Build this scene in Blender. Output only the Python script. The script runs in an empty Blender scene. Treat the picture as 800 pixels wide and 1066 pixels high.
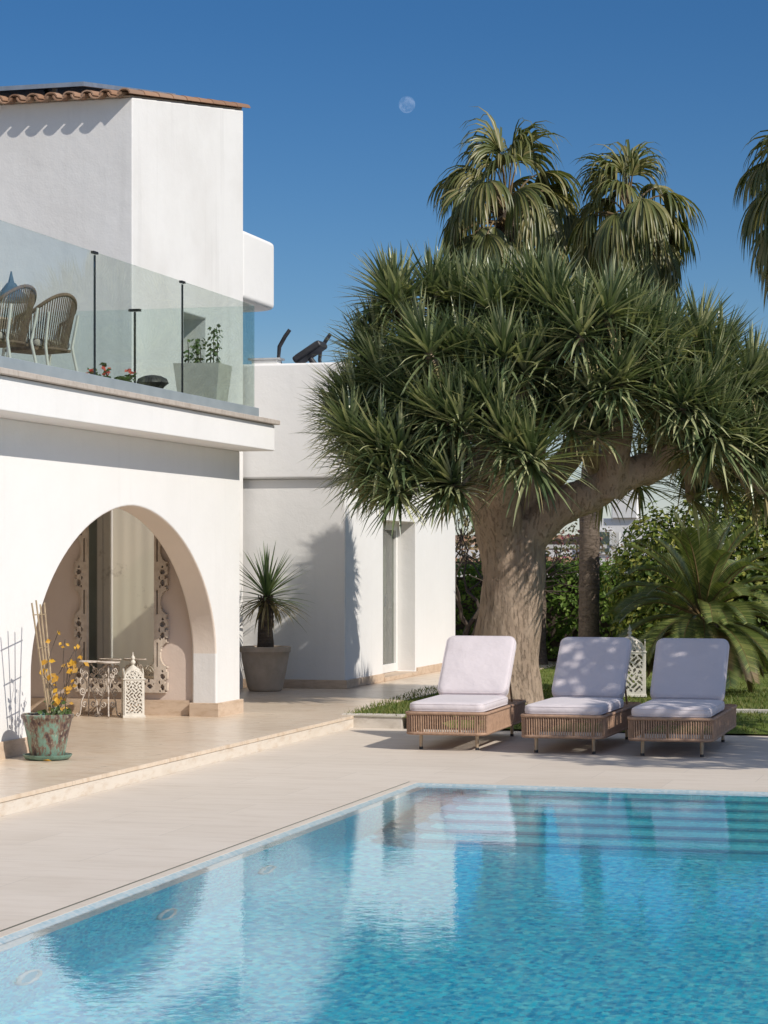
import bpy, bmesh, math, random
from mathutils import Vector, Matrix, noise
R = math.radians
PI = math.pi
sc = bpy.context.scene
COL = sc.collection

# ------------------------------------------------------------------ camera, sky, sun, exposure
YAW = math.atan(655 / 2400)
cam_d = bpy.data.cameras.new('camera')
cam = bpy.data.objects.new('camera', cam_d)
COL.objects.link(cam)
cam.location = (0, 0, 1.6)
cam.rotation_euler = (R(90), 0, YAW)
cam_d.sensor_width = 36
cam_d.lens = 2400 / 1066 * 36
cam_d.shift_y = 51 / 1066
cam_d.clip_start = 0.1
cam_d.clip_end = 3000
sc.camera = cam

SUN = Vector((1.0, -0.47, 0.83)).normalized()
SUN_EL = math.asin(SUN.z)
SUN_AZ = math.atan2(SUN.x, SUN.y)
world = bpy.data.worlds.new('World')
sc.world = world
world.use_nodes = True
wn = world.node_tree
bg = wn.nodes['Background']
sky = wn.nodes.new('ShaderNodeTexSky')
sky.sky_type = 'NISHITA'
sky.sun_disc = False
sky.sun_elevation = SUN_EL
sky.sun_rotation = SUN_AZ
sky.altitude = 1500
sky.air_density = 1.0
sky.dust_density = 0.0
sky.ozone_density = 3.0
# low sky darkened; unseen upper sky brightened and paled as added neutral fill
tc = wn.nodes.new('ShaderNodeTexCoord')
sx = wn.nodes.new('ShaderNodeSeparateXYZ')
wn.links.new(tc.outputs['Generated'], sx.inputs[0])


def sky_map(lo, hi, a, b):
    m_ = wn.nodes.new('ShaderNodeMapRange')
    m_.interpolation_type = 'SMOOTHSTEP'
    for i_, v_ in enumerate((lo, hi, a, b)): m_.inputs[1 + i_].default_value = v_
    wn.links.new(sx.outputs['Z'], m_.inputs[0])
    return m_.outputs[0]


hs = wn.nodes.new('ShaderNodeHueSaturation')
hs.inputs['Hue'].default_value = 0.505
mn = wn.nodes.new('ShaderNodeMath')
mn.operation = 'MINIMUM'
wn.links.new(sky_map(.22, .6, 1.32, 0.62), mn.inputs[0])
wn.links.new(sky_map(.01, .11, .55, 1.32), mn.inputs[1])
wn.links.new(mn.outputs[0], hs.inputs['Saturation'])
wn.links.new(sky_map(.22, .6, 0.69, 1.45), hs.inputs['Value'])
wn.links.new(sky.outputs[0], hs.inputs['Color'])
wn.links.new(hs.outputs[0], bg.inputs[0])
bg.inputs[1].default_value = 0.10

sl = bpy.data.lights.new('sun', 'SUN')
sun = bpy.data.objects.new('sun', sl)
COL.objects.link(sun)
sl.energy = 3.7
sl.angle = R(0.53)
sl.color = (1.0, 0.94, 0.85)
sun.rotation_euler = SUN.to_track_quat('Z', 'Y').to_euler()
sun.location = SUN * 60
sl.cycles.is_caustics_light = True

sc.view_settings.view_transform = 'Standard'
sc.view_settings.look = 'None'
sc.view_settings.gamma = 1
sc.view_settings.exposure = 0.12
sc.cycles.use_denoising = True
sc.cycles.max_bounces = 12
sc.cycles.transparent_max_bounces = 16
sc.cycles.sample_clamp_indirect = 6

# ------------------------------------------------------------------ helpers
OFF = {}


def tag(o, label=None, cat=None, group=None, kind=None):
    if label: o['label'] = label
    if cat: o['category'] = cat
    if group: o['group'] = group
    if kind: o['kind'] = kind
    return o


def thing(name, label, cat, loc=(0, 0, 0), rz=0.0, group=None):
    o = bpy.data.objects.new(name, None)
    o.empty_display_size = 0.2
    COL.objects.link(o)
    o.location = loc
    o.rotation_euler = (0, 0, rz)
    tag(o, label, cat, group)
    OFF[o.name] = Vector(loc)
    return o


def copy_tree(o, parent=None):
    c = o.copy()
    COL.objects.link(c)
    if parent: c.parent = parent
    for ch in list(o.children):
        copy_tree(ch, c)
    return c


class MB:
    def __init__(s):
        s.v = []
        s.f = []

    def add(s, vs, fs):
        b = len(s.v)
        s.v.extend(vs)
        for f in fs:
            s.f.append(tuple(i + b for i in f))

    def box(s, x0, y0, z0, x1, y1, z1):
        s.add([(x0, y0, z0), (x1, y0, z0), (x1, y1, z0), (x0, y1, z0), (x0, y0, z1), (x1, y0, z1), (x1, y1, z1), (x0, y1, z1)],
              [(0, 3, 2, 1), (4, 5, 6, 7), (0, 1, 5, 4), (1, 2, 6, 5), (2, 3, 7, 6), (3, 0, 4, 7)])

    def quad(s, a, b, c, d):
        s.add([a, b, c, d], [(0, 1, 2, 3)])

    def grid(s, x0, y0, x1, y1, z, nx, ny, fn=None):
        vs = []
        for j in range(ny + 1):
            for i in range(nx + 1):
                x = x0 + (x1 - x0) * i / nx
                y = y0 + (y1 - y0) * j / ny
                vs.append((x, y, z + (fn(x, y) if fn else 0)))
        fs = []
        for j in range(ny):
            for i in range(nx):
                a = j * (nx + 1) + i
                fs.append((a, a + 1, a + nx + 2, a + nx + 1))
        s.add(vs, fs)

    def tube(s, pts, rad, n=8, cap=True, closed=False):
        pts = [Vector(p) for p in pts]
        m = len(pts)
        if not hasattr(rad, '__len__'): rad = [rad] * m
        ref = None
        vs = []
        for i in range(m):
            if closed:
                t = pts[(i + 1) % m] - pts[i - 1]
            else:
                t = pts[min(i + 1, m - 1)] - pts[max(i - 1, 0)]
            if t.length < 1e-9: t = Vector((0, 0, 1))
            t.normalize()
            if ref is None:
                ref = Vector((0, 0, 1)) if abs(t.z) < 0.9 else Vector((1, 0, 0))
            ref = ref - t * ref.dot(t)
            if ref.length < 1e-6: ref = t.orthogonal()
            ref.normalize()
            b = t.cross(ref)
            for k in range(n):
                a = 2 * PI * k / n
                vs.append(tuple(pts[i] + (ref * math.cos(a) + b * math.sin(a)) * rad[i]))
        fs = []
        for i in range(m if closed else m - 1):
            for k in range(n):
                a = i * n + k
                a2 = i * n + (k + 1) % n
                c = ((i + 1) % m) * n + k
                c2 = ((i + 1) % m) * n + (k + 1) % n
                fs.append((a, a2, c2, c))
        if cap and not closed:
            fs.append(tuple(range(n - 1, -1, -1)))
            fs.append(tuple(range((m - 1) * n, m * n)))
        s.add(vs, fs)

    def lathe(s, prof, n=32, c=(0, 0, 0), ribs=0, ribamp=0.0, a0=0.0, square=False):
        vs = []
        for r, z in prof:
            for k in range(n):
                a = 2 * PI * k / n + a0
                rr = r * (1 + ribamp * math.cos(ribs * a)) if ribs else r
                vs.append((c[0] + rr * math.cos(a), c[1] + rr * math.sin(a), c[2] + z))
        fs = []
        for i in range(len(prof) - 1):
            for k in range(n):
                fs.append((i * n + k, i * n + (k + 1) % n, (i + 1) * n + (k + 1) % n, (i + 1) * n + k))
        fs.append(tuple(range(n - 1, -1, -1)))
        fs.append(tuple(range((len(prof) - 1) * n, len(prof) * n)))
        s.add(vs, fs)

    def prism(s, poly, axis, a, b):
        # poly in the two other axes, extruded along axis between a and b
        n = len(poly)

        def mk(p, q):
            if axis == 'x': return (q, p[0], p[1])
            if axis == 'y': return (p[0], q, p[1])
            return (p[0], p[1], q)
        vs = [mk(p, a) for p in poly] + [mk(p, b) for p in poly]
        fs = [tuple(range(n - 1, -1, -1)), tuple(range(n, 2 * n))]
        for i in range(n):
            j = (i + 1) % n
            fs.append((i, j, n + j, n + i))
        s.add(vs, fs)

    def leaf(s, base, d, length, w, droop=0.3, n=3, fold=0.25, side=None, tip=0.05, wmid=0.35):
        # a folded sword leaf bending under its weight
        d = Vector(d).normalized()
        p = Vector(base)
        if side is None:
            side = d.cross(Vector((0, 0, 1)))
            if side.length < 0.05: side = Vector((random.uniform(-1, 1), random.uniform(-1, 1), 0))
        side = Vector(side).normalized()
        vs = []
        st = length / n
        for i in range(n + 1):
            t = i / n
            ww = w * (0.75 + 0.25 * min(1, t / wmid)) if t < wmid else w * (1 - ((t - wmid) / (1 - wmid)) ** 1.6) + tip * w
            up = side.cross(d)
            vs.append(tuple(p - side * ww * 0.5 + up * ww * fold))
            vs.append(tuple(p))
            vs.append(tuple(p + side * ww * 0.5 + up * ww * fold))
            p = p + d * st
            d = (d + Vector((0, 0, -1)) * droop * (t + 0.3) / n * 2).normalized()
        fs = []
        for i in range(n):
            a = i * 3
            fs += [(a, a + 1, a + 4, a + 3), (a + 1, a + 2, a + 5, a + 4)]
        s.add(vs, fs)

    def small_leaf(s, p, nrm, size, asp=0.55):
        nrm = Vector(nrm).normalized()
        u = nrm.orthogonal().normalized()
        a = random.uniform(0, 2 * PI)
        v = nrm.cross(u)
        u, v = u * math.cos(a) + v * math.sin(a), v * math.cos(a) - u * math.sin(a)
        p = Vector(p)
        h = size * 0.5
        k = nrm * size * 0.12
        s.add([tuple(p - u * h), tuple(p - v * h * asp + k), tuple(p + u * h), tuple(p + v * h * asp + k)], [(0, 1, 2), (0, 2, 3)])

    def build(s, name, mat, parent=None, smooth=None, local=False, bevel=0.0, bseg=2):
        off = Vector((0, 0, 0))
        if parent is not None:
            r = parent
            while r.parent: r = r.parent
            if not local: off = OFF.get(r.name, Vector((0, 0, 0)))
        me = bpy.data.meshes.new(name)
        me.from_pydata([(v[0] - off[0], v[1] - off[1], v[2] - off[2]) for v in s.v], [], s.f)
        me.validate()
        me.update()
        if smooth is not None:
            me.shade_smooth()
            if smooth < 180: me.set_sharp_from_angle(angle=R(smooth))
        o = bpy.data.objects.new(name, me)
        COL.objects.link(o)
        if mat: me.materials.append(mat)
        if parent is not None: o.parent = parent
        if bevel:
            b = o.modifiers.new('bevel', 'BEVEL')
            b.width = bevel
            b.segments = bseg
            b.limit_method = 'ANGLE'
            b.angle_limit = R(50)
            me.shade_smooth()
            me.set_sharp_from_angle(angle=R(45))
            b.harden_normals = True
        return o


def cut(o, *boxes):
    """subtract boxes (world coordinates) from a mesh object and store the result in the mesh"""
    tmp = []
    for bx in boxes:
        m = MB()
        m.box(*bx)
        c = m.build('cutter', None)
        tmp.append(c)
        md = o.modifiers.new('cut', 'BOOLEAN')
        md.operation = 'DIFFERENCE'
        md.solver = 'EXACT'
        md.object = c
    bpy.context.view_layer.update()
    dg = bpy.context.evaluated_depsgraph_get()
    me = bpy.data.meshes.new_from_object(o.evaluated_get(dg))
    o.modifiers.clear()
    o.data = me
    for c in tmp: bpy.data.objects.remove(c)


def add_bevel(o, w, seg=2):
    b = o.modifiers.new('bevel', 'BEVEL')
    b.width = w
    b.segments = seg
    b.limit_method = 'ANGLE'
    b.angle_limit = R(50)
    o.data.shade_smooth()
    o.data.set_sharp_from_angle(angle=R(45))
    b.harden_normals = True


def bake(o):
    bpy.context.view_layer.update()
    dg = bpy.context.evaluated_depsgraph_get()
    me = bpy.data.meshes.new_from_object(o.evaluated_get(dg))
    o.modifiers.clear()
    o.data = me


def rrect(hx, hy, r, n=6):
    pts = []
    r = max(min(r, hx, hy), 0.002)
    for cx, cy, a0 in ((hx - r, hy - r, 0), (-hx + r, hy - r, 90), (-hx + r, -hy + r, 180), (hx - r, -hy + r, 270)):
        for i in range(n + 1):
            a = R(a0 + 90 * i / n)
            pts.append((cx + r * math.cos(a), cy + r * math.sin(a)))
    return pts


def pillow(mb, hx, hy, t, rp, re, M=None, crown=0.012):
    """cushion: rounded-rectangle plan, rounded edges, slightly crowned top; z from 0 to t"""
    rings = []
    for k in range(5):
        a = R(-90 + 90 * k / 4)
        rings.append((re * (1 - math.cos(a)), re + re * math.sin(a)))
    for k in range(5):
        a = R(90 * k / 4)
        rings.append((re * (1 - math.cos(a)), t - re + re * math.sin(a)))
    for q in (0.2, 0.45, 0.75):
        rings.append((re + (min(hx, hy) - re) * q, t + crown * (1 - (1 - q) ** 2)))
    vs = []
    n = None
    for ins, z in rings:
        p = rrect(hx - ins, hy - ins, max(rp - ins, 0.01))
        n = len(p)
        vs += [Vector((x, y, z)) for x, y in p]
    if M is not None: vs = [M @ v for v in vs]
    fs = [tuple(range(n - 1, -1, -1))]
    for i in range(len(rings) - 1):
        for k in range(n):
            fs.append((i * n + k, i * n + (k + 1) % n, (i + 1) * n + (k + 1) % n, (i + 1) * n + k))
    fs.append(tuple(range((len(rings) - 1) * n, len(rings) * n)))
    mb.add([tuple(v) for v in vs], fs)


def mask_panel(mb, w, h, cell, fn, th, M):
    """pierced sheet: cells where fn(x, z) is true, with thickness; local x across, z up, y depth"""
    nx, nz = int(round(w / cell)), int(round(h / cell))
    on = [[fn((i + .5) * cell - w / 2, (j + .5) * cell) for i in range(nx)] for j in range(nz)]
    idx = {}
    vs, fs = [], []

    def vid(i, j, k):
        q = (i, j, k)
        if q not in idx:
            idx[q] = len(vs)
            vs.append(tuple(M @ Vector((i * cell - w / 2, th * (0.5 if k else -0.5), j * cell))))
        return idx[q]
    for j in range(nz):
        for i in range(nx):
            if not on[j][i]: continue
            fs.append((vid(i, j, 0), vid(i + 1, j, 0), vid(i + 1, j + 1, 0), vid(i, j + 1, 0)))
            fs.append((vid(i, j, 1), vid(i, j + 1, 1), vid(i + 1, j + 1, 1), vid(i + 1, j, 1)))
            if i == 0 or not on[j][i - 1]: fs.append((vid(i, j, 0), vid(i, j + 1, 0), vid(i, j + 1, 1), vid(i, j, 1)))
            if i == nx - 1 or not on[j][i + 1]: fs.append((vid(i + 1, j, 0), vid(i + 1, j, 1), vid(i + 1, j + 1, 1), vid(i + 1, j + 1, 0)))
            if j == 0 or not on[j - 1][i]: fs.append((vid(i, j, 0), vid(i, j, 1), vid(i + 1, j, 1), vid(i + 1, j, 0)))
            if j == nz - 1 or not on[j + 1][i]: fs.append((vid(i, j + 1, 0), vid(i + 1, j + 1, 0), vid(i + 1, j + 1, 1), vid(i, j + 1, 1)))
    mb.add(vs, fs)


# ------------------------------------------------------------------ materials
class NT:
    def __init__(s, name):
        s.m = bpy.data.materials.new(name)
        s.m.use_nodes = True
        s.t = s.m.node_tree
        s.b = s.t.nodes['Principled BSDF']
        s.out = s.t.nodes['Material Output']

    def n(s, typ, **kw):
        nd = s.t.nodes.new(typ)
        for k, v in kw.items():
            if k in nd.inputs: nd.inputs[k].default_value = v
            else: setattr(nd, k, v)
        return nd

    def l(s, a, b):
        s.t.links.new(a, b)

    def coord(s, scale=(1, 1, 1), geo=True):
        if geo:
            g = s.n('ShaderNodeNewGeometry')
            src = g.outputs['Position']
        else:
            g = s.n('ShaderNodeTexCoord')
            src = g.outputs['Object']
        mp = s.n('ShaderNodeMapping')
        mp.inputs['Scale'].default_value = scale
        s.l(src, mp.inputs['Vector'])
        return mp.outputs[0]

    def noise(s, vec, scale, detail=4, rough=0.55):
        nd = s.n('ShaderNodeTexNoise', Scale=scale, Detail=detail, Roughness=rough)
        s.l(vec, nd.inputs['Vector'])
        return nd.outputs['Fac']

    def ramp(s, fac, stops):
        r = s.n('ShaderNodeValToRGB')
        e = r.color_ramp.elements
        while len(e) < len(stops): e.new(0.5)
        for el, (p, c) in zip(e, stops):
            el.position = p
            el.color = (c[0], c[1], c[2], 1)
        s.l(fac, r.inputs[0])
        return r.outputs[0]

    def mix(s, fac, a, b, mode='MIX'):
        m = s.n('ShaderNodeMix')
        m.data_type = 'RGBA'
        m.blend_type = mode
        for sock, val in ((m.inputs[0], fac), (m.inputs[6], a), (m.inputs[7], b)):
            if isinstance(val, (int, float)): sock.default_value = val
            elif isinstance(val, tuple): sock.default_value = (val[0], val[1], val[2], 1)
            else: s.l(val, sock)
        return m.outputs[2]

    def math(s, op, a, b=None):
        m = s.n('ShaderNodeMath')
        m.operation = op
        for sock, val in ((m.inputs[0], a), (m.inputs[1], b)):
            if val is None: continue
            if isinstance(val, (int, float)): sock.default_value = val
            else: s.l(val, sock)
        return m.outputs[0]

    def bump(s, h, strength=0.3, dist=0.01):
        b = s.n('ShaderNodeBump', Strength=strength, Distance=dist)
        s.l(h, b.inputs['Height'])
        s.l(b.outputs[0], s.b.inputs['Normal'])
        return b

    def set(s, col=None, rough=None, metal=None, spec=None):
        if col is not None:
            if isinstance(col, tuple): s.b.inputs['Base Color'].default_value = (*col, 1)
            else: s.l(col, s.b.inputs['Base Color'])
        if rough is not None:
            if isinstance(rough, (int, float)): s.b.inputs['Roughness'].default_value = rough
            else: s.l(rough, s.b.inputs['Roughness'])
        if metal is not None: s.b.inputs['Metallic'].default_value = metal
        if spec is not None: s.b.inputs['Specular IOR Level'].default_value = spec
        return s


def simple(name, a, b=None, scale=20, rough=0.6, metal=0.0, bump=0.0, bscale=None, stretch=(1, 1, 1), geo=False, spec=0.5):
    t = NT(name)
    b = b or tuple(x * 0.82 for x in a)
    c = t.coord(stretch, geo)
    f = t.noise(c, scale)
    t.set(t.ramp(f, [(0.35, b), (0.65, a)]), rough, metal, spec)
    if bump:
        t.bump(t.noise(c, bscale or scale * 2), bump, 0.01)
    return t.m


def plaster(name, a, b, stain=0.5):
    t = NT(name)
    c = t.coord()
    big = t.noise(c, 0.9, 6, 0.6)
    fine = t.noise(c, 45, 3)
    lump = t.noise(c, 5, 3)
    col = t.ramp(big, [(0.3, b), (0.62, a)])
    # faint rain streaks running down
    c2 = t.coord((7, 7, 0.35))
    st = t.noise(c2, 1.0, 4)
    col = t.mix(t.math('MULTIPLY', t.ramp(st, [(0.55, (0, 0, 0)), (0.8, (1, 1, 1))]), stain), col, tuple(x * 0.86 for x in b))
    t.set(col, 0.88, 0, 0.25)
    h = t.math('ADD', t.math('MULTIPLY', fine, 0.25), lump)
    t.bump(h, 0.28, 0.02)
    return t.m


M = {}
M['plaster'] = plaster('white_plaster', (0.80, 0.785, 0.765), (0.765, 0.75, 0.73), 0.25)
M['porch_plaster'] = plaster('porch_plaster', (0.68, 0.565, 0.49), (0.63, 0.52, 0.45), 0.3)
M['arch_bounce_plaster'] = plaster('arch_bounce_plaster', (0.78, 0.69, 0.61), (0.74, 0.65, 0.57), 0.2)  # beige with the arch's shade and warm bounce put into the colour
M['tower_plaster'] = plaster('tower_plaster', (0.79, 0.775, 0.755), (0.71, 0.69, 0.665), 0.55)


def stone(name, a, b, vein, tile=None, rough=0.45, joint=(0.35, 0.3, 0.25), stretch=(1.2, 5, 3), jw=0.004, jmix=0.5):
    t = NT(name)
    c = t.coord(stretch)
    f = t.noise(c, 1.6, 8, 0.62)
    g = t.noise(c, 5.0, 6, 0.65)
    col = t.ramp(f, [(0.32, b), (0.5, a), (0.7, a)])
    col = t.mix(t.math('MULTIPLY', t.ramp(g, [(0.48, (0, 0, 0)), (0.68, (1, 1, 1))]), 0.75), col, vein)
    if tile:
        geo = t.n('ShaderNodeNewGeometry')
        br = t.n('ShaderNodeTexBrick')
        br.offset = 0.5
        br.inputs['Scale'].default_value = 1
        br.inputs['Brick Width'].default_value = tile[0]
        br.inputs['Row Height'].default_value = tile[1]
        br.inputs['Mortar Size'].default_value = jw
        br.inputs['Mortar Smooth'].default_value = 0.2
        br.inputs['Color1'].default_value = (1.0, 1.0, 1.0, 1)
        br.inputs['Color2'].default_value = (0.94, 0.932, 0.92, 1)
        br.inputs['Mortar'].default_value = (0.97, 0.97, 0.97, 1)
        t.l(geo.outputs['Position'], br.inputs['Vector'])
        col = t.mix(1.0, col, br.outputs['Color'], 'MULTIPLY')
        col = t.mix(t.math('MULTIPLY', br.outputs['Fac'], jmix), col, joint)
    rr = t.n('ShaderNodeMapRange')
    t.l(g, rr.inputs[0])
    rr.inputs[3].default_value = rough - 0.12
    rr.inputs[4].default_value = rough + 0.15
    t.set(col, rr.outputs[0], 0, 0.4)
    t.bump(g, 0.08, 0.005)
    return t.m


M['deck'] = stone('deck_tile', (0.70, 0.62, 0.53), (0.66, 0.58, 0.49), (0.63, 0.545, 0.455), (1.2, 0.6), 0.62, (0.40, 0.35, 0.30), (0.5, 1.6, 1), 0.003, 0.45)
M['terrace'] = stone('terrace_travertine', (0.72, 0.60, 0.47), (0.63, 0.50, 0.37), (0.54, 0.40, 0.27), (0.9, 0.6), 0.30, (0.36, 0.28, 0.20), (1.0, 2.2, 1.5), 0.004, 0.5)
M['skirting'] = stone('skirting_travertine', (0.62, 0.48, 0.36), (0.53, 0.40, 0.29), (0.46, 0.33, 0.22), None, 0.5, stretch=(1.5, 1.5, 5))
M['riser'] = stone('riser_travertine', (0.68, 0.61, 0.52), (0.62, 0.55, 0.46), (0.54, 0.43, 0.32), None, 0.5, stretch=(1.5, 1.2, 4))
M['kerb'] = stone('kerb_stone', (0.62, 0.57, 0.50), (0.48, 0.43, 0.37), (0.40, 0.35, 0.29), None, 0.6)
M['coping'] = stone('coping_stone', (0.50, 0.44, 0.385), (0.43, 0.375, 0.325), (0.36, 0.30, 0.25), None, 0.6)
M['ground'] = simple('dry_ground', (0.26, 0.21, 0.14), (0.16, 0.14, 0.09), 0.4, 0.95, bump=0.4, geo=True)
M['soil'] = simple('soil', (0.07, 0.05, 0.035), (0.03, 0.022, 0.016), 40, 0.95, bump=0.8)
M['white_frame'] = simple('white_frame', (0.78, 0.77, 0.74), (0.74, 0.73, 0.70), 6, 0.4)
M['dark_metal'] = simple('dark_metal', (0.05, 0.05, 0.052), (0.035, 0.035, 0.037), 15, 0.45, 0.6)
M['black_plastic'] = simple('black_plastic', (0.035, 0.035, 0.04), (0.022, 0.022, 0.026), 20, 0.45)
M['grey_metal'] = simple('grey_channel', (0.36, 0.41, 0.44), (0.31, 0.36, 0.39), 4, 0.42, 0.2)
M['panel_frame'] = simple('panel_frame', (0.55, 0.56, 0.57), None, 8, 0.35, 0.7)
M['panel_cell'] = simple('panel_cell', (0.012, 0.014, 0.03), (0.008, 0.009, 0.018), 8, 0.15)
M['rope'] = simple('tan_rope', (0.47, 0.30, 0.20), (0.36, 0.225, 0.15), 30, 0.85, bump=0.5, bscale=200)
M['taupe_rope'] = simple('taupe_rope', (0.19, 0.13, 0.09), (0.135, 0.092, 0.064), 30, 0.85, bump=0.5, bscale=200)
M['champagne'] = simple('champagne_metal', (0.50, 0.38, 0.26), (0.44, 0.33, 0.22), 12, 0.4, 0.35)
M['cream_metal'] = simple('cream_metal', (0.70, 0.68, 0.62), (0.64, 0.62, 0.56), 12, 0.4)


def fabric(name, a):
    t = NT(name)
    c = t.coord((1, 1, 1), True)
    f = t.noise(c, 3.0, 5)
    weave = t.n('ShaderNodeTexNoise', Scale=260.0, Detail=2.0)
    t.l(c, weave.inputs['Vector'])
    col = t.ramp(f, [(0.3, tuple(x * 0.93 for x in a)), (0.7, a)])
    t.set(col, 0.95, 0, 0.1)
    t.b.inputs['Sheen Weight'].default_value = 0.25
    wr = t.noise(t.coord((2.6, 3.4, 3), True), 1.9, 4, 0.5)
    h = t.math('ADD', t.math('MULTIPLY', weave.outputs['Fac'], 0.05), wr)
    t.bump(h, 0.6, 0.03)
    return t.m


M['cushion'] = fabric('lilac_cushion', (0.70, 0.63, 0.64))
M['chair_cushion'] = fabric('chair_cushion', (0.45, 0.40, 0.35))


def leafmat(name, cols, rough=0.42, trans=0.22, spec=0.5, tcol=None):
    t = NT(name)
    g = t.n('ShaderNodeNewGeometry')
    stops = [(i / max(1, len(cols) - 1), c) for i, c in enumerate(cols)]
    col = t.ramp(g.outputs['Random Per Island'], stops)
    t.set(col, rough, 0, spec)
    tr = t.n('ShaderNodeBsdfTranslucent')
    mm = t.mix(1.0, col, tcol or (1.25, 1.35, 0.6), 'MULTIPLY')
    t.l(mm, tr.inputs['Color'])
    ms = t.n('ShaderNodeMixShader')
    ms.inputs[0].default_value = trans
    t.l(t.b.outputs[0], ms.inputs[1])
    t.l(tr.outputs[0], ms.inputs[2])
    t.l(ms.outputs[0], t.out.inputs['Surface'])
    return t.m


M['dragon'] = leafmat('dragon_leaf', [(0.065, 0.10, 0.045), (0.12, 0.165, 0.075), (0.25, 0.29, 0.14), (0.58, 0.57, 0.32)], 0.29, 0.13, 0.8)
M['dragon_dry'] = leafmat('dragon_dry_leaf', [(0.30, 0.26, 0.12), (0.36, 0.30, 0.15), (0.22, 0.19, 0.08)], 0.6, 0.15)
M['fan'] = leafmat('fan_palm_leaf', [(0.08, 0.105, 0.032), (0.13, 0.15, 0.045), (0.20, 0.195, 0.065), (0.30, 0.26, 0.11)], 0.38, 0.25)
M['fan_dry'] = leafmat('dry_palm_frond', [(0.20, 0.15, 0.07), (0.30, 0.22, 0.11), (0.15, 0.115, 0.06)], 0.75, 0.15)
M['petiole'] = simple('palm_stalk', (0.22, 0.15, 0.07), (0.14, 0.10, 0.05), 12, 0.6)
M['sago'] = leafmat('sago_leaf', [(0.08, 0.12, 0.035), (0.14, 0.18, 0.05), (0.27, 0.29, 0.09)], 0.33, 0.15, 0.6)
M['sago_dry'] = leafmat('sago_dry_leaf', [(0.20, 0.13, 0.05), (0.15, 0.11, 0.05), (0.26, 0.19, 0.08)], 0.6, 0.12)
M['hedge'] = leafmat('hedge_leaf', [(0.07, 0.13, 0.02), (0.14, 0.23, 0.04), (0.25, 0.34, 0.07)], 0.5, 0.35, 0.3)
M['bush'] = leafmat('bush_leaf', [(0.04, 0.07, 0.016), (0.09, 0.14, 0.025), (0.20, 0.24, 0.045), (0.36, 0.34, 0.08)], 0.5, 0.25, 0.3)
M['yucca'] = leafmat('yucca_leaf', [(0.09, 0.14, 0.06), (0.14, 0.20, 0.08), (0.24, 0.29, 0.12)], 0.38, 0.15)
M['yucca_dry'] = leafmat('yucca_dry_leaf', [(0.33, 0.24, 0.12), (0.24, 0.20, 0.08), (0.18, 0.12, 0.06)], 0.7, 0.15)
M['jade'] = leafmat('jade_leaf', [(0.06, 0.10, 0.03), (0.09, 0.15, 0.04), (0.14, 0.19, 0.06)], 0.35, 0.2)
M['yellow_leaf'] = leafmat('yellow_leaf', [(0.70, 0.42, 0.03), (0.62, 0.33, 0.03), (0.48, 0.28, 0.06)], 0.6, 0.3, tcol=(1, 0.9, 0.5))
M['red_petal'] = leafmat('red_petal', [(0.55, 0.05, 0.03), (0.65, 0.12, 0.07), (0.45, 0.03, 0.03)], 0.5, 0.2, tcol=(1, 0.6, 0.5))
M['magenta_petal'] = leafmat('magenta_petal', [(0.40, 0.05, 0.14), (0.50, 0.10, 0.2), (0.32, 0.05, 0.10)], 0.5, 0.25, tcol=(1, 0.6, 0.8))
M['bougainvillea'] = leafmat('bougainvillea_leaf', [(0.06, 0.09, 0.03), (0.10, 0.12, 0.04), (0.16, 0.13, 0.07), (0.20, 0.16, 0.09), (0.36, 0.07, 0.14)], 0.55, 0.25)
M['grass'] = leafmat('grass_blade', [(0.07, 0.11, 0.02), (0.11, 0.16, 0.03), (0.18, 0.20, 0.05), (0.26, 0.24, 0.08)], 0.6, 0.3)
M['twig'] = simple('twig_bark', (0.10, 0.075, 0.055), (0.06, 0.045, 0.033), 30, 0.9, bump=0.5)
M['cane'] = simple('bamboo_cane', (0.42, 0.32, 0.20), (0.30, 0.22, 0.13), 25, 0.6)


def bark(name, a, b, dark, stretch, sc_=3.0, rings=False):
    t = NT(name)
    c = t.coord(stretch, True)
    f = t.noise(c, sc_, 8, 0.65)
    g = t.noise(t.coord((1, 1, 1)), 2.2, 5)
    col = t.ramp(f, [(0.3, b), (0.6, a)])
    col = t.mix(t.math('MULTIPLY', t.ramp(g, [(0.5, (0, 0, 0)), (0.75, (1, 1, 1))]), 0.5), col, dark)
    fine = t.noise(t.coord((stretch[0] * 4, stretch[1] * 4, stretch[2] * 1.3)), sc_ * 1.5, 6, 0.7)
    crk = t.ramp(fine, [(0.36, (0, 0, 0)), (0.46, (1, 1, 1))])
    col = t.mix(t.math('MULTIPLY', t.math('SUBTRACT', 1.0, crk), 0.25), col, dark)
    t.set(col, 0.9, 0, 0.2)
    h = t.math('ADD', f, t.math('MULTIPLY', crk, 0.25))
    t.bump(h, 0.85, 0.05)
    return t.m


M['dragon_bark'] = bark('dragon_tree_bark', (0.41, 0.31, 0.23), (0.335, 0.245, 0.18), (0.22, 0.155, 0.11), (2.2, 2.2, 1.3), 2.4)
M['palm_bark'] = bark('palm_bark', (0.20, 0.155, 0.12), (0.13, 0.10, 0.075), (0.07, 0.052, 0.04), (1.4, 1.4, 5.5), 3.0)
M['yucca_bark'] = bark('yucca_bark', (0.16, 0.125, 0.095), (0.09, 0.068, 0.05), (0.05, 0.038, 0.028), (2, 2, 6), 6)


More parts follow.
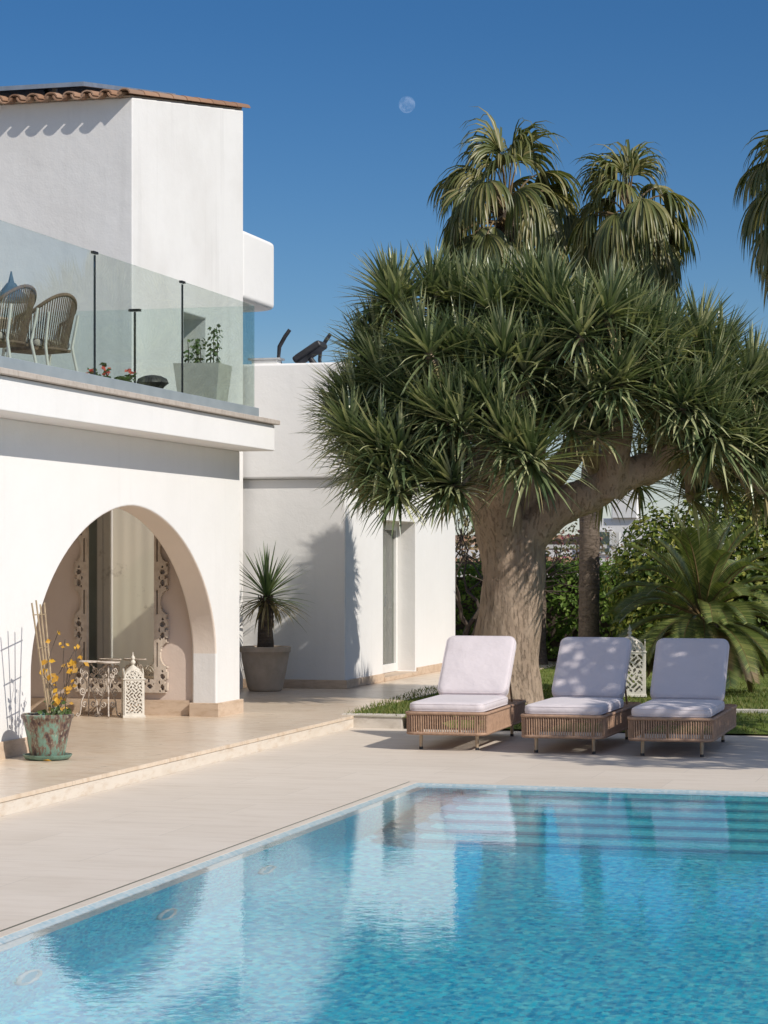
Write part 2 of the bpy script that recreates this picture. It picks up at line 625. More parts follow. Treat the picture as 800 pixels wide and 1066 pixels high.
def tilemat():
    t = NT('roof_tile')
    g = t.n('ShaderNodeNewGeometry')
    col = t.ramp(g.outputs['Random Per Island'], [(0, (0.25, 0.13, 0.08)), (0.4, (0.36, 0.20, 0.12)), (0.8, (0.44, 0.28, 0.19)), (1, (0.22, 0.14, 0.10))])
    c = t.coord()
    col = t.mix(t.math('MULTIPLY', t.noise(c, 14, 5), 0.5), col, (0.24, 0.17, 0.12))
    t.set(col, 0.85, 0, 0.2)
    t.bump(t.noise(c, 40), 0.3, 0.01)
    return t.m


M['tile'] = tilemat()


def potmat():
    t = NT('glazed_green_pot')
    c = t.coord((1, 1, 0.45), False)
    f = t.noise(c, 16, 6, 0.7)
    g = t.noise(t.coord((1, 1, 0.6), False), 34, 4, 0.6)
    col = t.ramp(f, [(0.42, (0.06, 0.035, 0.035)), (0.50, (0.20, 0.13, 0.09)), (0.55, (0.15, 0.25, 0.19)), (0.72, (0.22, 0.34, 0.27))])
    col = t.mix(t.math('MULTIPLY', t.ramp(g, [(0.6, (0, 0, 0)), (0.66, (1, 1, 1))]), 0.7), col, (0.42, 0.40, 0.30))
    t.set(col, 0.35, 0, 0.5)
    t.bump(f, 0.3, 0.01)
    return t.m


M['green_pot'] = potmat()
M['green_glaze'] = simple('green_glaze', (0.15, 0.27, 0.21), (0.09, 0.16, 0.12), 18, 0.35)
M['clay_pot'] = simple('sand_clay_pot', (0.56, 0.44, 0.33), (0.46, 0.36, 0.265), 7, 0.85, bump=0.25, bscale=30)
M['concrete'] = simple('planter_concrete', (0.54, 0.53, 0.46), (0.46, 0.45, 0.39), 9, 0.85, bump=0.2, bscale=60)
M['iron_white'] = simple('whitewashed_iron', (0.62, 0.56, 0.50), (0.44, 0.37, 0.31), 30, 0.65)
M['lantern_white'] = simple('white_painted_lantern', (0.74, 0.70, 0.62), (0.66, 0.61, 0.53), 18, 0.6)
M['mirror_frame'] = simple('whitewashed_wood', (0.62, 0.53, 0.44), (0.50, 0.41, 0.33), 14, 0.75, bump=0.3, bscale=40)
M['teal_metal'] = simple('teal_metal', (0.10, 0.15, 0.19), (0.07, 0.11, 0.14), 14, 0.4, 0.3)
M['bronze'] = simple('dark_bronze', (0.07, 0.065, 0.06), (0.045, 0.04, 0.038), 20, 0.5, 0.2, bump=0.4)
M['curtain'] = simple('pale_curtain', (0.55, 0.52, 0.46), (0.48, 0.45, 0.40), 6, 0.9, stretch=(12, 12, 0.3))
M['door_wood'] = simple('cream_door', (0.56, 0.50, 0.42), (0.52, 0.46, 0.385), 5, 0.5)
t = NT('added_sheer_drape')  # translucent cloth, added to glow from behind in the mirror
tr_ = t.n('ShaderNodeBsdfTranslucent')
tr_.inputs['Color'].default_value = (0.78, 0.72, 0.60, 1)
df_ = t.n('ShaderNodeBsdfDiffuse')
df_.inputs['Color'].default_value = (0.75, 0.70, 0.60, 1)
ms_ = t.n('ShaderNodeMixShader')
ms_.inputs[0].default_value = 0.6
t.l(df_.outputs[0], ms_.inputs[1])
t.l(tr_.outputs[0], ms_.inputs[2])
t.l(ms_.outputs[0], t.out.inputs['Surface'])
M['added_drape'] = t.m
M['door_pane'] = simple('door_pane', (0.22, 0.26, 0.25), (0.18, 0.21, 0.20), 3, 0.2)
M['dark_room'] = simple('room_interior', (0.22, 0.21, 0.19), (0.18, 0.17, 0.155), 2, 0.9)
M['table_top'] = simple('table_top', (0.48, 0.40, 0.30), (0.38, 0.31, 0.23), 10, 0.5, stretch=(1, 8, 1))
M['lens'] = simple('light_lens', (0.12, 0.48, 0.62), (0.10, 0.42, 0.56), 8, 0.5)
M['light_rim'] = simple('light_rim', (0.50, 0.58, 0.60), (0.44, 0.53, 0.56), 8, 0.6)
M['screen'] = simple('dark_screen', (0.02, 0.022, 0.025), None, 10, 0.12)


def glassmat(name, tint, fres=1.5, refl=(1, 1, 1), extra=0.0):
    t = NT(name)
    g = t.n('ShaderNodeNewGeometry')
    dp = t.n('ShaderNodeVectorMath')
    dp.operation = 'DOT_PRODUCT'
    t.l(g.outputs['Incoming'], dp.inputs[0])
    t.l(g.outputs['Normal'], dp.inputs[1])
    om = t.math('SUBTRACT', 1.0, t.math('ABSOLUTE', dp.outputs['Value']))
    f0 = ((fres - 1) / (fres + 1)) ** 2
    fac = t.math('ADD', t.math('MULTIPLY', t.math('POWER', om, 5.0), 1 - f0), f0)
    tr = t.n('ShaderNodeBsdfTransparent')
    tr.inputs['Color'].default_value = (*tint, 1)
    gl = t.n('ShaderNodeBsdfGlossy')
    gl.inputs['Color'].default_value = (*refl, 1)
    gl.inputs['Roughness'].default_value = 0.005
    ms = t.n('ShaderNodeMixShader')
    if extra: fac = t.math('ADD', fac, extra)
    t.l(fac, ms.inputs[0])
    t.l(tr.outputs[0], ms.inputs[1])
    t.l(gl.outputs[0], ms.inputs[2])
    t.l(ms.outputs[0], t.out.inputs['Surface'])
    return t.m


M['glass'] = glassmat('balustrade_glass', (0.935, 0.97, 0.957), 1.45)
M['window_glass'] = glassmat('window_glass', (0.62, 0.66, 0.62), 1.5, extra=0.06)
t = NT('mirror_silver')
t.set((0.85, 0.82, 0.77), 0.02, 1.0)
cc = t.coord()
t.l(t.ramp(t.noise(cc, 3.0, 7, 0.7), [(0.27, (0.45, 0.41, 0.36)), (0.38, (0.86, 0.83, 0.78))]), t.b.inputs['Base Color'])
M['mirror'] = t.m


def mosaic(name, cols, cell=0.025):
    t = NT(name)
    g = t.n('ShaderNodeNewGeometry')
    ad = t.n('ShaderNodeVectorMath')
    ad.operation = 'ADD'
    t.l(g.outputs['Position'], ad.inputs[0])
    ad.inputs[1].default_value = (100.0071, 100.0083, 100.0097)
    dv = t.n('ShaderNodeVectorMath')
    dv.operation = 'SCALE'
    dv.inputs['Scale'].default_value = 1 / cell
    t.l(ad.outputs[0], dv.inputs[0])
    fl = t.n('ShaderNodeVectorMath')
    fl.operation = 'FLOOR'
    t.l(dv.outputs[0], fl.inputs[0])
    wn_ = t.n('ShaderNodeTexWhiteNoise')
    wn_.noise_dimensions = '3D'
    t.l(fl.outputs[0], wn_.inputs['Vector'])
    col = t.ramp(wn_.outputs['Value'], [(i / (len(cols) - 1), c) for i, c in enumerate(cols)])
    fc = t.n('ShaderNodeVectorMath')
    fc.operation = 'FRACTION'
    t.l(dv.outputs[0], fc.inputs[0])
    sp = t.n('ShaderNodeSeparateXYZ')
    t.l(fc.outputs[0], sp.inputs[0])
    sn = t.n('ShaderNodeSeparateXYZ')
    t.l(g.outputs['Normal'], sn.inputs[0])
    grout = None
    for a in 'XYZ':
        m = t.math('MULTIPLY', t.math('LESS_THAN', sp.outputs[a], 0.09), t.math('LESS_THAN', t.math('ABSOLUTE', sn.outputs[a]), 0.6))
        grout = m if grout is None else t.math('MAXIMUM', grout, m)
    col = t.mix(t.math('MULTIPLY', grout, 0.7), col, (0.35, 0.52, 0.58))
    t.set(col, 0.3, 0, 0.4)
    return t.m


M['mosaic'] = mosaic('pool_mosaic', [(0.004, 0.30, 0.54), (0.012, 0.60, 0.80), (0.05, 0.78, 0.90), (0.006, 0.40, 0.68), (0.20, 0.84, 0.88), (0.004, 0.34, 0.62)], 0.030)
M['mosaic_step'] = mosaic('pool_step_mosaic', [(0.03, 0.52, 0.68), (0.06, 0.68, 0.80), (0.12, 0.80, 0.88), (0.04, 0.58, 0.74), (0.22, 0.84, 0.88)], 0.030)
M['mosaic_edge'] = mosaic('pool_nosing_mosaic', [(0.012, 0.28, 0.46), (0.02, 0.36, 0.55), (0.012, 0.24, 0.42)])
M['mosaic_pale'] = mosaic('pool_edge_mosaic', [(0.40, 0.48, 0.50), (0.48, 0.53, 0.53), (0.32, 0.43, 0.47), (0.54, 0.57, 0.56)])


def watermat():
    t = NT('pool_water')
    t.t.nodes.remove(t.b)
    rf = t.n('ShaderNodeBsdfGlass')
    rf.inputs['IOR'].default_value = 1.33
    rf.inputs['Roughness'].default_value = 0.0
    t.l(rf.outputs[0], t.out.inputs['Surface'])
    c = t.coord((1, 1, 1))
    h = t.math('ADD', t.math('MULTIPLY', t.noise(c, 3.0, 2), 0.5), t.math('MULTIPLY', t.noise(c, 16.0, 3, 0.6), 0.30))
    b = t.n('ShaderNodeBump', Strength=1.0, Distance=0.0022)
    t.l(h, b.inputs['Height'])
    t.l(b.outputs[0], rf.inputs['Normal'])
    return t.m


M['water'] = watermat()
t = NT('moon_rock')
dn = t.n('ShaderNodeBsdfDiffuse')
cc = t.coord((1, 1, 1), False)
t.l(t.ramp(t.noise(cc, 1.1, 5), [(0.4, (0.02, 0.02, 0.02)), (0.6, (0.085, 0.085, 0.085))]), dn.inputs['Color'])
tp = t.n('ShaderNodeBsdfTransparent')
asd = t.n('ShaderNodeAddShader')
t.l(dn.outputs[0], asd.inputs[0])
t.l(tp.outputs[0], asd.inputs[1])
t.l(asd.outputs[0], t.out.inputs['Surface'])
M['moon'] = t.m

# ================================================================== THE SETTING
PX0, PX1, PY0, PY1 = -4.05, 3.0, 3.2, 16.0          # pool water outline
TZ = 0.12                                             # terrace and lawn level
WZ = -0.016                                           # water level


def ring(mb, x0, y0, x1, y1, hx0, hy0, hx1, hy1, z):
    mb.quad((x0, y0, z), (x1, y0, z), (x1, hy0, z), (x0, hy0, z))
    mb.quad((x0, hy1, z), (x1, hy1, z), (x1, y1, z), (x0, y1, z))
    mb.quad((x0, hy0, z), (hx0, hy0, z), (hx0, hy1, z), (x0, hy1, z))
    mb.quad((hx1, hy0, z), (x1, hy0, z), (x1, hy1, z), (hx1, hy1, z))


m = MB()
ring(m, -1500, -600, 1500, 2500, PX0 - .6, PY0 - .6, PX1 + .6, PY1 + .6, -0.03)
tag(m.build('ground', M['ground']), kind='structure')

m = MB()
CW = 0.16
ring(m, -6.10, -6, 14, 21.25, PX0 - CW - .022, PY0 - CW - .022, PX1 + CW + .022, PY1 + CW + .022, 0.0)
deck = tag(m.build('pool_deck', M['deck']), kind='structure')
m = MB()
ring(m, PX0 - CW - .022, PY0 - CW - .022, PX1 + CW + .022, PY1 + CW + .022, PX0 - CW, PY0 - CW, PX1 + CW, PY1 + CW, -0.02)
m.build('drain_slot', M['dark_metal'], deck)
m = MB()
for b in ((PX0 - CW, PY0 - CW, PX1 + CW, PY0 - .10), (PX0 - CW, PY1 + .10, PX1 + CW, PY1 + CW), (PX0 - CW, PY0 - .10, PX0 - .10, PY1 + .10), (PX1 + .10, PY0 - .10, PX1 + CW, PY1 + .10)):
    m.box(b[0], b[1], -0.08, b[2], b[3], 0.002)
m.build('coping', M['deck'], deck)

# sloping mosaic beach at the water's edge, walls, floor, steps
m = MB()
o0, o1 = 0.10, 0.0
for (a, b, c, d) in (((PX0 - o0, PY0 - o0), (PX1 + o0, PY0 - o0), (PX1, PY0), (PX0, PY0)), ((PX1 + o0, PY0 - o0), (PX1 + o0, PY1 + o0), (PX1, PY1), (PX1, PY0)),
                     ((PX1 + o0, PY1 + o0), (PX0 - o0, PY1 + o0), (PX0, PY1), (PX1, PY1)), ((PX0 - o0, PY1 + o0), (PX0 - o0, PY0 - o0), (PX0, PY0), (PX0, PY1))):
    m.quad((*a, 0.0), (*b, 0.0), (*c, -0.045), (*d, -0.045))
edge = m.build('pool_edge', M['mosaic_pale'])
tag(edge, kind='structure')
m = MB()
DZ = -1.35
m.quad((PX0, PY0, DZ), (PX1, PY0, DZ), (PX1, PY1, DZ), (PX0, PY1, DZ))
for (a, b) in (((PX0, PY0), (PX0, PY1)), ((PX0, PY1), (PX1, PY1)), ((PX1, PY1), (PX1, PY0)), ((PX1, PY0), (PX0, PY0))):
    m.quad((*a, -0.045), (*a, DZ), (*b, DZ), (*b, -0.045))
basin = tag(m.build('pool_basin', M['mosaic']), kind='structure')
steps = MB()
nos = MB()
for i in range(6):
    z = -0.16 - 0.17 * i
    y = PY1 - 0.34 * (i + 1)
    lx = PX0 + 0.30
    rr_ = 0.25
    poly = [(PX1, PY1), (lx, PY1)] + [(lx + rr_ - rr_ * math.cos(R(90 * k / 8)), y + rr_ - rr_ * math.sin(R(90 * k / 8))) for k in range(9)] + [(PX1, y)]
    poly = poly[::-1]
    steps.prism(poly, 'z', z - 0.17 if i < 5 else DZ + .002, z)
    path = [(lx - .004, PY1 - .01)] + [(lx + rr_ - (rr_ + .004) * math.cos(R(90 * k / 8)), y + rr_ - (rr_ + .004) * math.sin(R(90 * k / 8))) for k in range(9)] + [(PX1, y - .004)]
    n_ = len(path)
    inn = [(lx + .10, PY1 - .01)] + [(lx + rr_ - (rr_ - .10) * math.cos(R(90 * k / 8)), y + rr_ - (rr_ - .10) * math.sin(R(90 * k / 8))) for k in range(9)] + [(PX1, y + .10)]
    vs = [(*p, z + .004) for p in path] + [(*p, z + .004) for p in inn] + [(*p, z - .05) for p in path]
    fs = [(k, k + 1, n_ + k + 1, n_ + k) for k in range(n_ - 1)] + [(2 * n_ + k, 2 * n_ + k + 1, k + 1, k) for k in range(n_ - 1)]
    nos.add(vs, fs)
so = steps.build('pool_steps', M['mosaic_step'], basin)
no_ = nos.build('step_nosing', M['mosaic_edge'], so)
m = MB()
m.quad((PX0 - .066, PY0 - .066, WZ), (PX1 + .066, PY0 - .066, WZ), (PX1 + .066, PY1 + .066, WZ), (PX0 - .066, PY1 + .066, WZ))
water = tag(m.build('pool_water', M['water'], None, 180), kind='structure')
water.cycles.is_caustics_caster = True
for o in (basin, so, no_, edge): o.cycles.is_caustics_receiver = True
for i, (y, lab) in enumerate(((12.31, 'round white underwater light on the pool wall below the pillar reflection'), (10.73, 'round white underwater light on the pool wall inside the arch reflection'), (9.06, 'round white underwater light nearest the camera at the pool corner'))):
    t_ = thing('pool_light', lab, 'pool light', (PX0, y, -0.80), 0, 'underwater pool lights')
    m = MB()
    m.tube([(0.012, 0.11 * math.cos(2 * PI * k / 24), 0.11 * math.sin(2 * PI * k / 24)) for k in range(24)], 0.014, 8, closed=True)
    m.build('rim', M['light_rim'], t_, 60, local=True)
    m = MB()
    m.add([(0.01, 0.10 * math.cos(2 * PI * k / 24), 0.10 * math.sin(2 * PI * k / 24)) for k in range(24)] + [(0.03, 0, 0)], [(k, (k + 1) % 24, 24) for k in range(24)])
    m.build('lens', M['panel_frame'], t_, 60, local=True).data.materials[0] = M['lens']
    for ch in t_.children: ch.cycles.is_caustics_receiver = True

# raised terrace and garden path
m = MB()
EX = -6.10
m.box(-14, 2, -0.02, EX - .003, 21.3, TZ - .034)
m.box(-14, 21.3, -0.02, -6.25, 40, TZ - .03)
terr_base = tag(m.build('terrace_base', M['riser']), kind='structure')
m = MB()
m.box(-14, 2, TZ - .032, EX, 21.3, TZ)
m.box(-14, 21.3, TZ - .032, -6.25, 40, TZ)
terr = tag(m.build('terrace', M['terrace'], bevel=0.006), kind='structure')
# lawn
def lawn_h(x, y):
    e = min(1.0, max(0.0, (y - 21.22) / 0.5)) if x > -5.2 else 1.0
    return 0.10 * e + 0.012 * noise.noise(Vector((x * 1.3, y * 1.3, 0)))


def lawn_left(y):
    return -6.22 - max(0.0, min(1, (y - 21.5) / 4.0)) * 0.38


m = MB()
nx, ny = 70, 60
vs, fs = [], []
for j in range(ny + 1):
    y = 21.24 + (34.5 - 21.24) * (j / ny) ** 1.5
    for i in range(nx + 1):
        l_ = lawn_left(y)
        x = l_ + (10 - l_) * (i / nx) ** 1.4
        vs.append((x, y, 0.012 + lawn_h(x, y)))
for j in range(ny):
    for i in range(nx):
        a = j * (nx + 1) + i
        fs.append((a, a + 1, a + nx + 2, a + nx + 1))
m.add(vs, fs)
t = NT('lawn_turf')
cc = t.coord()
col = t.ramp(t.noise(cc, 3.0, 6, 0.65), [(0.3, (0.09, 0.13, 0.025)), (0.5, (0.15, 0.195, 0.045)), (0.7, (0.24, 0.25, 0.08))])
t.set(col, 0.95, 0, 0.1)
t.bump(t.noise(cc, 60, 3), 0.8, 0.03)
lawn = tag(m.build('lawn', t.m, None, 180), kind='structure')
rnd = random.Random(5)
m = MB()
for i in range(30000):
    if i < 16000:
        y = rnd.uniform(21.26, 26.5)
        x = lawn_left(y) + rnd.random() * (0.6 - lawn_left(y))
    else:
        y = rnd.uniform(21.3, 33)
        x = lawn_left(y) + 0.05 + rnd.random() * 6.0
    near_left = x < -5.3 and y < 23
    h = rnd.uniform(0.02, 0.05) * (1.5 if near_left else 1.0)
    z = 0.010 + lawn_h(x, y)
    a = rnd.uniform(0, 2 * PI)
    w = 0.0045 + rnd.random() * 0.004
    lx, ly = rnd.gauss(0, h * 0.45), rnd.gauss(0, h * 0.45)
    m.add([(x - w * math.cos(a), y - w * math.sin(a), z), (x + w * math.cos(a), y + w * math.sin(a), z), (x + lx, y + ly, z + h)], [(0, 1, 2)])
tag(m.build('grass', M['grass']), 'short green grass blades growing across the garden lawn', 'grass', kind='stuff')
m = MB()
m.box(EX - .13, 21.25, -0.02, -5.62, 21.40, TZ + .012)
tag(m.build('kerb', M['kerb'], bevel=0.008), kind='structure')
m = MB()
m.box(-4.4, 22.75, 0.0, 8.0, 22.83, 0.145)
tag(m.build('edging_kerb', M['kerb'], bevel=0.008), kind='structure')

# ================================================================== THE VILLA
FX = -7.30
villa = thing('villa', 'white plastered villa with wide arch, glass balcony and tiled tower beside the pool', 'house', (-10, 17, TZ))
# arched wall
YC, HW, ZS, ZA, PW = 18.57, 2.14, 0.72, 2.07, 1.85
arch = []
for k in range(49):
    u = -1 + 2 * k / 48
    u = math.sin(u * PI / 2)
    h = (1 - abs(u) ** PW) ** (1 / PW) if abs(u) < 1 else 0
    arch.append((YC + HW * u, ZS + (ZA - ZS) * h))
poly = [(12.0, 0.0), (YC - HW, 0.0)] + arch + [(YC + HW, 0.0), (21.40, 0.0), (21.40, 2.68), (12.0, 2.68)]
m = MB()
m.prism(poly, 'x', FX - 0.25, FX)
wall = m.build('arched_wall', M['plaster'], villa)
bm = bmesh.new()
bm.from_mesh(wall.data)
bmesh.ops.recalc_face_normals(bm, faces=bm.faces)
wall.data.materials.append(M['arch_bounce_plaster'])
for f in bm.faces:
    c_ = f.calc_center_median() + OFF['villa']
    if abs(f.normal.x) < .1 and abs(c_.y - YC) < HW - .001 and .74 < c_.z < ZA + .01: f.material_index = 1  # tan painted only on the shaded upper curve; sunlit lower jambs stay white
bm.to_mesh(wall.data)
bm.free()
cut(wall, (FX - .6, 12.5, TZ, FX + .3, 15.0, 2.25))  # added opening outside the frame, lets sun into the porch
add_bevel(wall, 0.022, 3)
m = MB()
m.box(FX - 0.27, 11.975, TZ - .02, FX + .022, YC - HW + .02, TZ + .13)
m.build('skirting', M['skirting'], wall, bevel=0.006)
m = MB()
m.box(FX - 0.27, YC + HW - .025, TZ - .02, FX + .028, 21.425, TZ + .13)
m.build('skirting', M['skirting'], wall, bevel=0.006)
# porch inside the arch
m = MB()
m.box(-10.8, 20.755, 0, FX - 0.252, 21.39, 2.68)
m.build('porch_wall', M['porch_plaster'], villa)
m = MB()
m.box(-10.8, 15.69, 2.3, FX - 0.252, 15.7, 2.668)
m.box(-11.1, 12.0, 0, -10.802, 21.39, 2.668)
m.build('porch_inner_wall', M['plaster'], villa)
m = MB()
m.box(-10.8, 20.735, TZ, FX - .28, 20.753, TZ + .15)
m.build('porch_skirting', M['skirting'], villa)
# doorway on the far end of the porch (seen in the mirror)
d_ = MB()
d_.box(-10.57, 15.66, TZ, -10.50, 15.76, 2.5)
d_.box(-11.0 + .2, 15.66, TZ, -10.73, 15.76, 2.5)
d_.box(-10.73, 15.66, 2.43, -10.57, 15.76, 2.5)
door = d_.build('porch_door', M['white_frame'], villa, bevel=0.006)
d_ = MB()
d_.box(-10.73, 15.702, TZ, -10.57, 15.73, 2.43)
d_.build('pane', M['door_pane'], door)
d_ = MB()
d_.box(-10.495, 15.702, TZ, -10.40, 15.75, 2.5)
d_.build('shutter', M['white_frame'], door, bevel=0.01)
d_ = MB()
d_.add([(x_, 15.71 + .003 * math.sin(x_ * 40) + .004 * math.sin(x_ * 13), z_) for x_ in [-10.39 + 2.8 * i / 160 for i in range(161)] for z_ in (TZ + .01, 2.64)], [(2 * i, 2 * i + 2, 2 * i + 3, 2 * i + 1) for i in range(160)])
d_.build('added_drape', M['added_drape'], villa)  # added drape, backlit to brighten what the mirror reflects
# slab, soffit, fascia
m = MB()
m.box(-14, 12, 2.672, -6.95, 21.42, 2.925)
fas = m.build('fascia', M['plaster'], villa)
cut(fas, (-13.5, 12.3, 2.5, -7.45, 15.5, 3.2))  # added unseen light well, brings sun and sky behind the drape
add_bevel(fas, 0.012)
m = MB()
m.box(-7.6, 12, 2.928, -6.905, 21.455, 2.972)
m.build('coping', M['coping'], villa, bevel=0.006)
m = MB()
m.box(-14, 12, 2.928, -7.602, 21.40, 2.96)
cut(m.build('balcony_floor', M['deck'], villa), (-13.5, 12.3, 2.5, -7.62, 15.5, 3.2))  # same added light well, carried through the floor
m = MB()
m.box(-14, 12, 0, -13.7, 21.4, 2.67)
m.box(-13.7, 12, 0, -7.56, 12.3, 2.67)
m.build('back_wall', M['plaster'], villa)
# tower
XT, YT0, YT1 = -8.66, 22.0, 25.50


def roof_z(y): return 6.36 + (y - YT0) * 0.150


m = MB()
m.prism([(YT0, 0.0), (YT1, 0.0), (YT1, roof_z(YT1) - .03), (YT0, roof_z(YT0) - .03)], 'x', -15.0, XT)
tower = m.build('tower', M['tower_plaster'], villa)
bm = bmesh.new(); bm.from_mesh(tower.data); bmesh.ops.recalc_face_normals(bm, faces=bm.faces); bm.to_mesh(tower.data); bm.free()
L0 = OFF['villa']
cut(tower, (XT - .3, 23.51, 3.1, XT + .1, 24.22, 4.29))
add_bevel(tower, 0.018, 3)
m = MB()
m.box(XT - .295, 23.52, 3.11, XT - .27, 24.21, 4.28)
m.build('niche_window', M['window_glass'], tower)
# balcony wall behind the tower
m = MB()
BX = -8.665
pts = [(-12, 25.502), (BX, 25.502), (BX, 26.62)] + [(BX - .4 * (1 - math.cos(R(90 * k / 8))), 26.62 + .35 * math.sin(R(90 * k / 8))) for k in range(1, 9)] + [(-12, 26.97)]
m.prism(pts, 'z', 4.66, 5.47)
m.build('balcony_parapet', M['plaster'], villa, bevel=0.055, bseg=4)
# tiled roof: rows of half-round tiles along the slope
m = MB()
pitch = 0.20
ntx = 32


def barrel(mb, x, y0, y1, r, up, th=0.016, zoff=0.0):
    vs = []
    n = 8
    for (y, rr) in ((y0, r * 1.06), (y1, r * 0.92)):
        for k in range(n + 1):
            a = PI * k / n
            cx_, cz_ = math.cos(a), math.sin(a) * (1 if up else -1)
            vs.append((x + rr * cx_, y, roof_z(y) + zoff + rr * cz_ * 0.8))
        for k in range(n + 1):
            a = PI * k / n
            cx_, cz_ = math.cos(a), math.sin(a) * (1 if up else -1)
            q = rr - th
            vs.append((x + q * cx_, y, roof_z(y) + zoff + q * cz_ * 0.8))
    w = n + 1
    fs = []
    for k in range(n):
        fs += [(k, k + 1, 2 * w + k + 1, 2 * w + k), (w + k, 3 * w + k, 3 * w + k + 1, w + k + 1), (k, w + k, w + k + 1, k + 1)]
    mb.add(vs, fs)


for i in range(ntx):
    x = XT - 0.035 - pitch * i
    for j in range(9):
        y0 = YT0 - 0.16 + 0.42 * j
        barrel(m, x, y0, y0 + 0.48, 0.07, True, zoff=0.0)
        barrel(m, x - pitch / 2, y0 - .02, y0 + 0.48, 0.07, False, zoff=0.022)
roof = m.build('tiled_roof', M['tile'], villa, 50)
m = MB()
m.prism([(YT0 - .02, roof_z(YT0 - .02) - .028), (YT1, roof_z(YT1) - .028), (YT1, roof_z(YT1) - .012), (YT0 - .02, roof_z(YT0 - .02) - .012)], 'x', -15, XT - .02)
m.build('roof_bed', M['clay_pot'], roof)

# solar panels above the tiles
sol = thing('solar_panel', 'dark solar panel with pale metal frame mounted on the tiled tower roof', 'solar panel', (-10.5, 23.5, roof_z(23.5) + .1))
m = MB()


def srf(y): return roof_z(y) + 0.115


for (x0, x1) in ((-9.18, -10.95), (-11.0, -12.8)):
    m.prism([(22.0, srf(22.0)), (24.6, srf(24.6)), (24.6, srf(24.6) + .03), (22.0, srf(22.0) + .03)], 'x', x1 + .03, x0 - .03)
m.build('cell_sheet', M['panel_cell'], sol)
m = MB()
for (x0, x1) in ((-9.18, -10.95), (-11.0, -12.8)):
    for (xa, xb, ya, yb) in ((x1, x0, 21.96, 22.0), (x1, x0, 24.6, 24.64), (x0 - .03, x0, 22.0, 24.6), (x1, x1 + .03, 22.0, 24.6)):
        m.prism([(ya, srf(ya) - .005), (yb, srf(yb) - .005), (yb, srf(yb) + .04), (ya, srf(ya) + .04)], 'x', xa, xb)
m.build('frame', M['panel_frame'], sol)
for x in (-9.6, -10.6, -11.5, -12.4):
    for y in (22.2, 24.3):
        m = MB()
        m.box(x - .02, y - .02, roof_z(y) + .05, x + .02, y + .02, srf(y))
        m.build('bracket', M['panel_frame'], sol)

# glass balustrade
GX, GY = -7.10, 21.23
bal = thing('glass_balustrade', 'clear green tinted glass balustrade set in a grey channel on the balcony edge', 'balustrade', (GX, 17, 2.972))
m = MB()
m.box(GX - .035, 12, 2.973, GX + .035, GY + .05, 3.085)
m.box(-12.0, GY - .02, 2.973, GX - .036, GY + .05, 3.085)
m.build('base_channel', M['grey_metal'], bal, bevel=0.004)
cuts = [12.0, 14.9, 17.21, 19.23, GY]
for a, b in zip(cuts[:-1], cuts[1:]):
    m = MB()
    m.box(GX - .008, a + .008, 3.04, GX + .008, b - .008, 4.075)
    m.build('glass_pane', M['glass'], bal)
for a, b in zip((-12.0, -10.2, -8.34), (-10.2, -8.34, GX + .004)):
    m = MB()
    m.box(a + .008, GY + .007, 3.04, b - .012, GY + .023, 4.075)
    m.build('glass_pane', M['glass'], bal)
for y in cuts[1:4]:
    m = MB()
    m.box(GX - .0085, y - .0035, 3.085, GX + .0085, y + .0035, 4.05)
    m.box(GX - .014, y - .045, 4.06, GX + .014, y + .045, 4.08)
    m.build('clamp_post', M['dark_metal'], bal)
for x in (-8.34, -10.2):
    m = MB()
    m.box(x - .008, GY + .003, 3.085, x + .008, GY + .027, 4.05)
    m.box(x - .06, GY - .007, 4.055, x + .06, GY + .037, 4.08)
    m.build('clamp_post', M['dark_metal'], bal)

# ================================================================== THE ANNEX
AX, AY = -7.46, 25.64
annex = thing('annex', 'low white flat roofed annex with a recessed glass door behind the potted yucca', 'house', (-9, 28, TZ))
LA = OFF['annex']
m = MB()
m.box(-11.5, AY, 0, AX, 31.1, 2.555)
body = m.build('wall', M['plaster'], annex)
cut(body, (AX - .26, 27.3, TZ + .05, AX + .2, 28.9, 2.10), (-11, 26.2, .2, AX - .30, 30.7, 2.3), (AX - .5, 27.34, TZ + .05, AX - .2, 28.86, 2.06))
add_bevel(body, 0.03, 3)
m = MB()
m.box(-11.5, AY - .075, 2.557, AX + .004, 31.1, 3.90)
up = m.build('parapet', M['plaster'], annex)
cut(up, (-11.3, AY + .15, 2.96, AX - .22, 30.9, 4.2))
add_bevel(up, 0.03, 3)
m = MB()
m.box(-11.5, AY - .022, TZ, AX + .022, AY + .05, TZ + .10)
m.box(AX - .05, AY + .052, TZ, AX + .022, 27.28, TZ + .10)
m.build('skirting', M['skirting'], annex, bevel=0.005)
m = MB()
m.box(AX - .05, 28.92, TZ, AX + .022, 31.12, TZ + .10)
m.build('skirting', M['skirting'], annex, bevel=0.005)
m = MB()
m.box(AX - .255, 27.29, TZ, AX + .03, 28.91, TZ + .052)
m.build('threshold', M['skirting'], annex, bevel=0.005)
fr = MB()
DXo = AX - .255
fr.box(DXo - .05, 27.30, TZ + .055, DXo + .012, 27.38, 2.10)
fr.box(DXo - .05, 28.82, TZ + .055, DXo + .012, 28.90, 2.10)
fr.box(DXo - .05, 27.38, 2.00, DXo + .012, 28.82, 2.10)
fr.box(DXo - .05, 27.38, TZ + .055, DXo + .012, 28.82, TZ + .16)
fr.box(DXo - .05, 28.06, TZ + .16, DXo + .014, 28.14, 2.00)
door = fr.build('glass_door', M['white_frame'], annex, bevel=0.005)
m = MB()
m.box(DXo - .03, 27.38, TZ + .16, DXo - .02, 28.06, 2.00)
m.box(DXo - .03, 28.14, TZ + .16, DXo - .02, 28.82, 2.00)
m.build('pane', M['window_glass'], door)
m = MB()
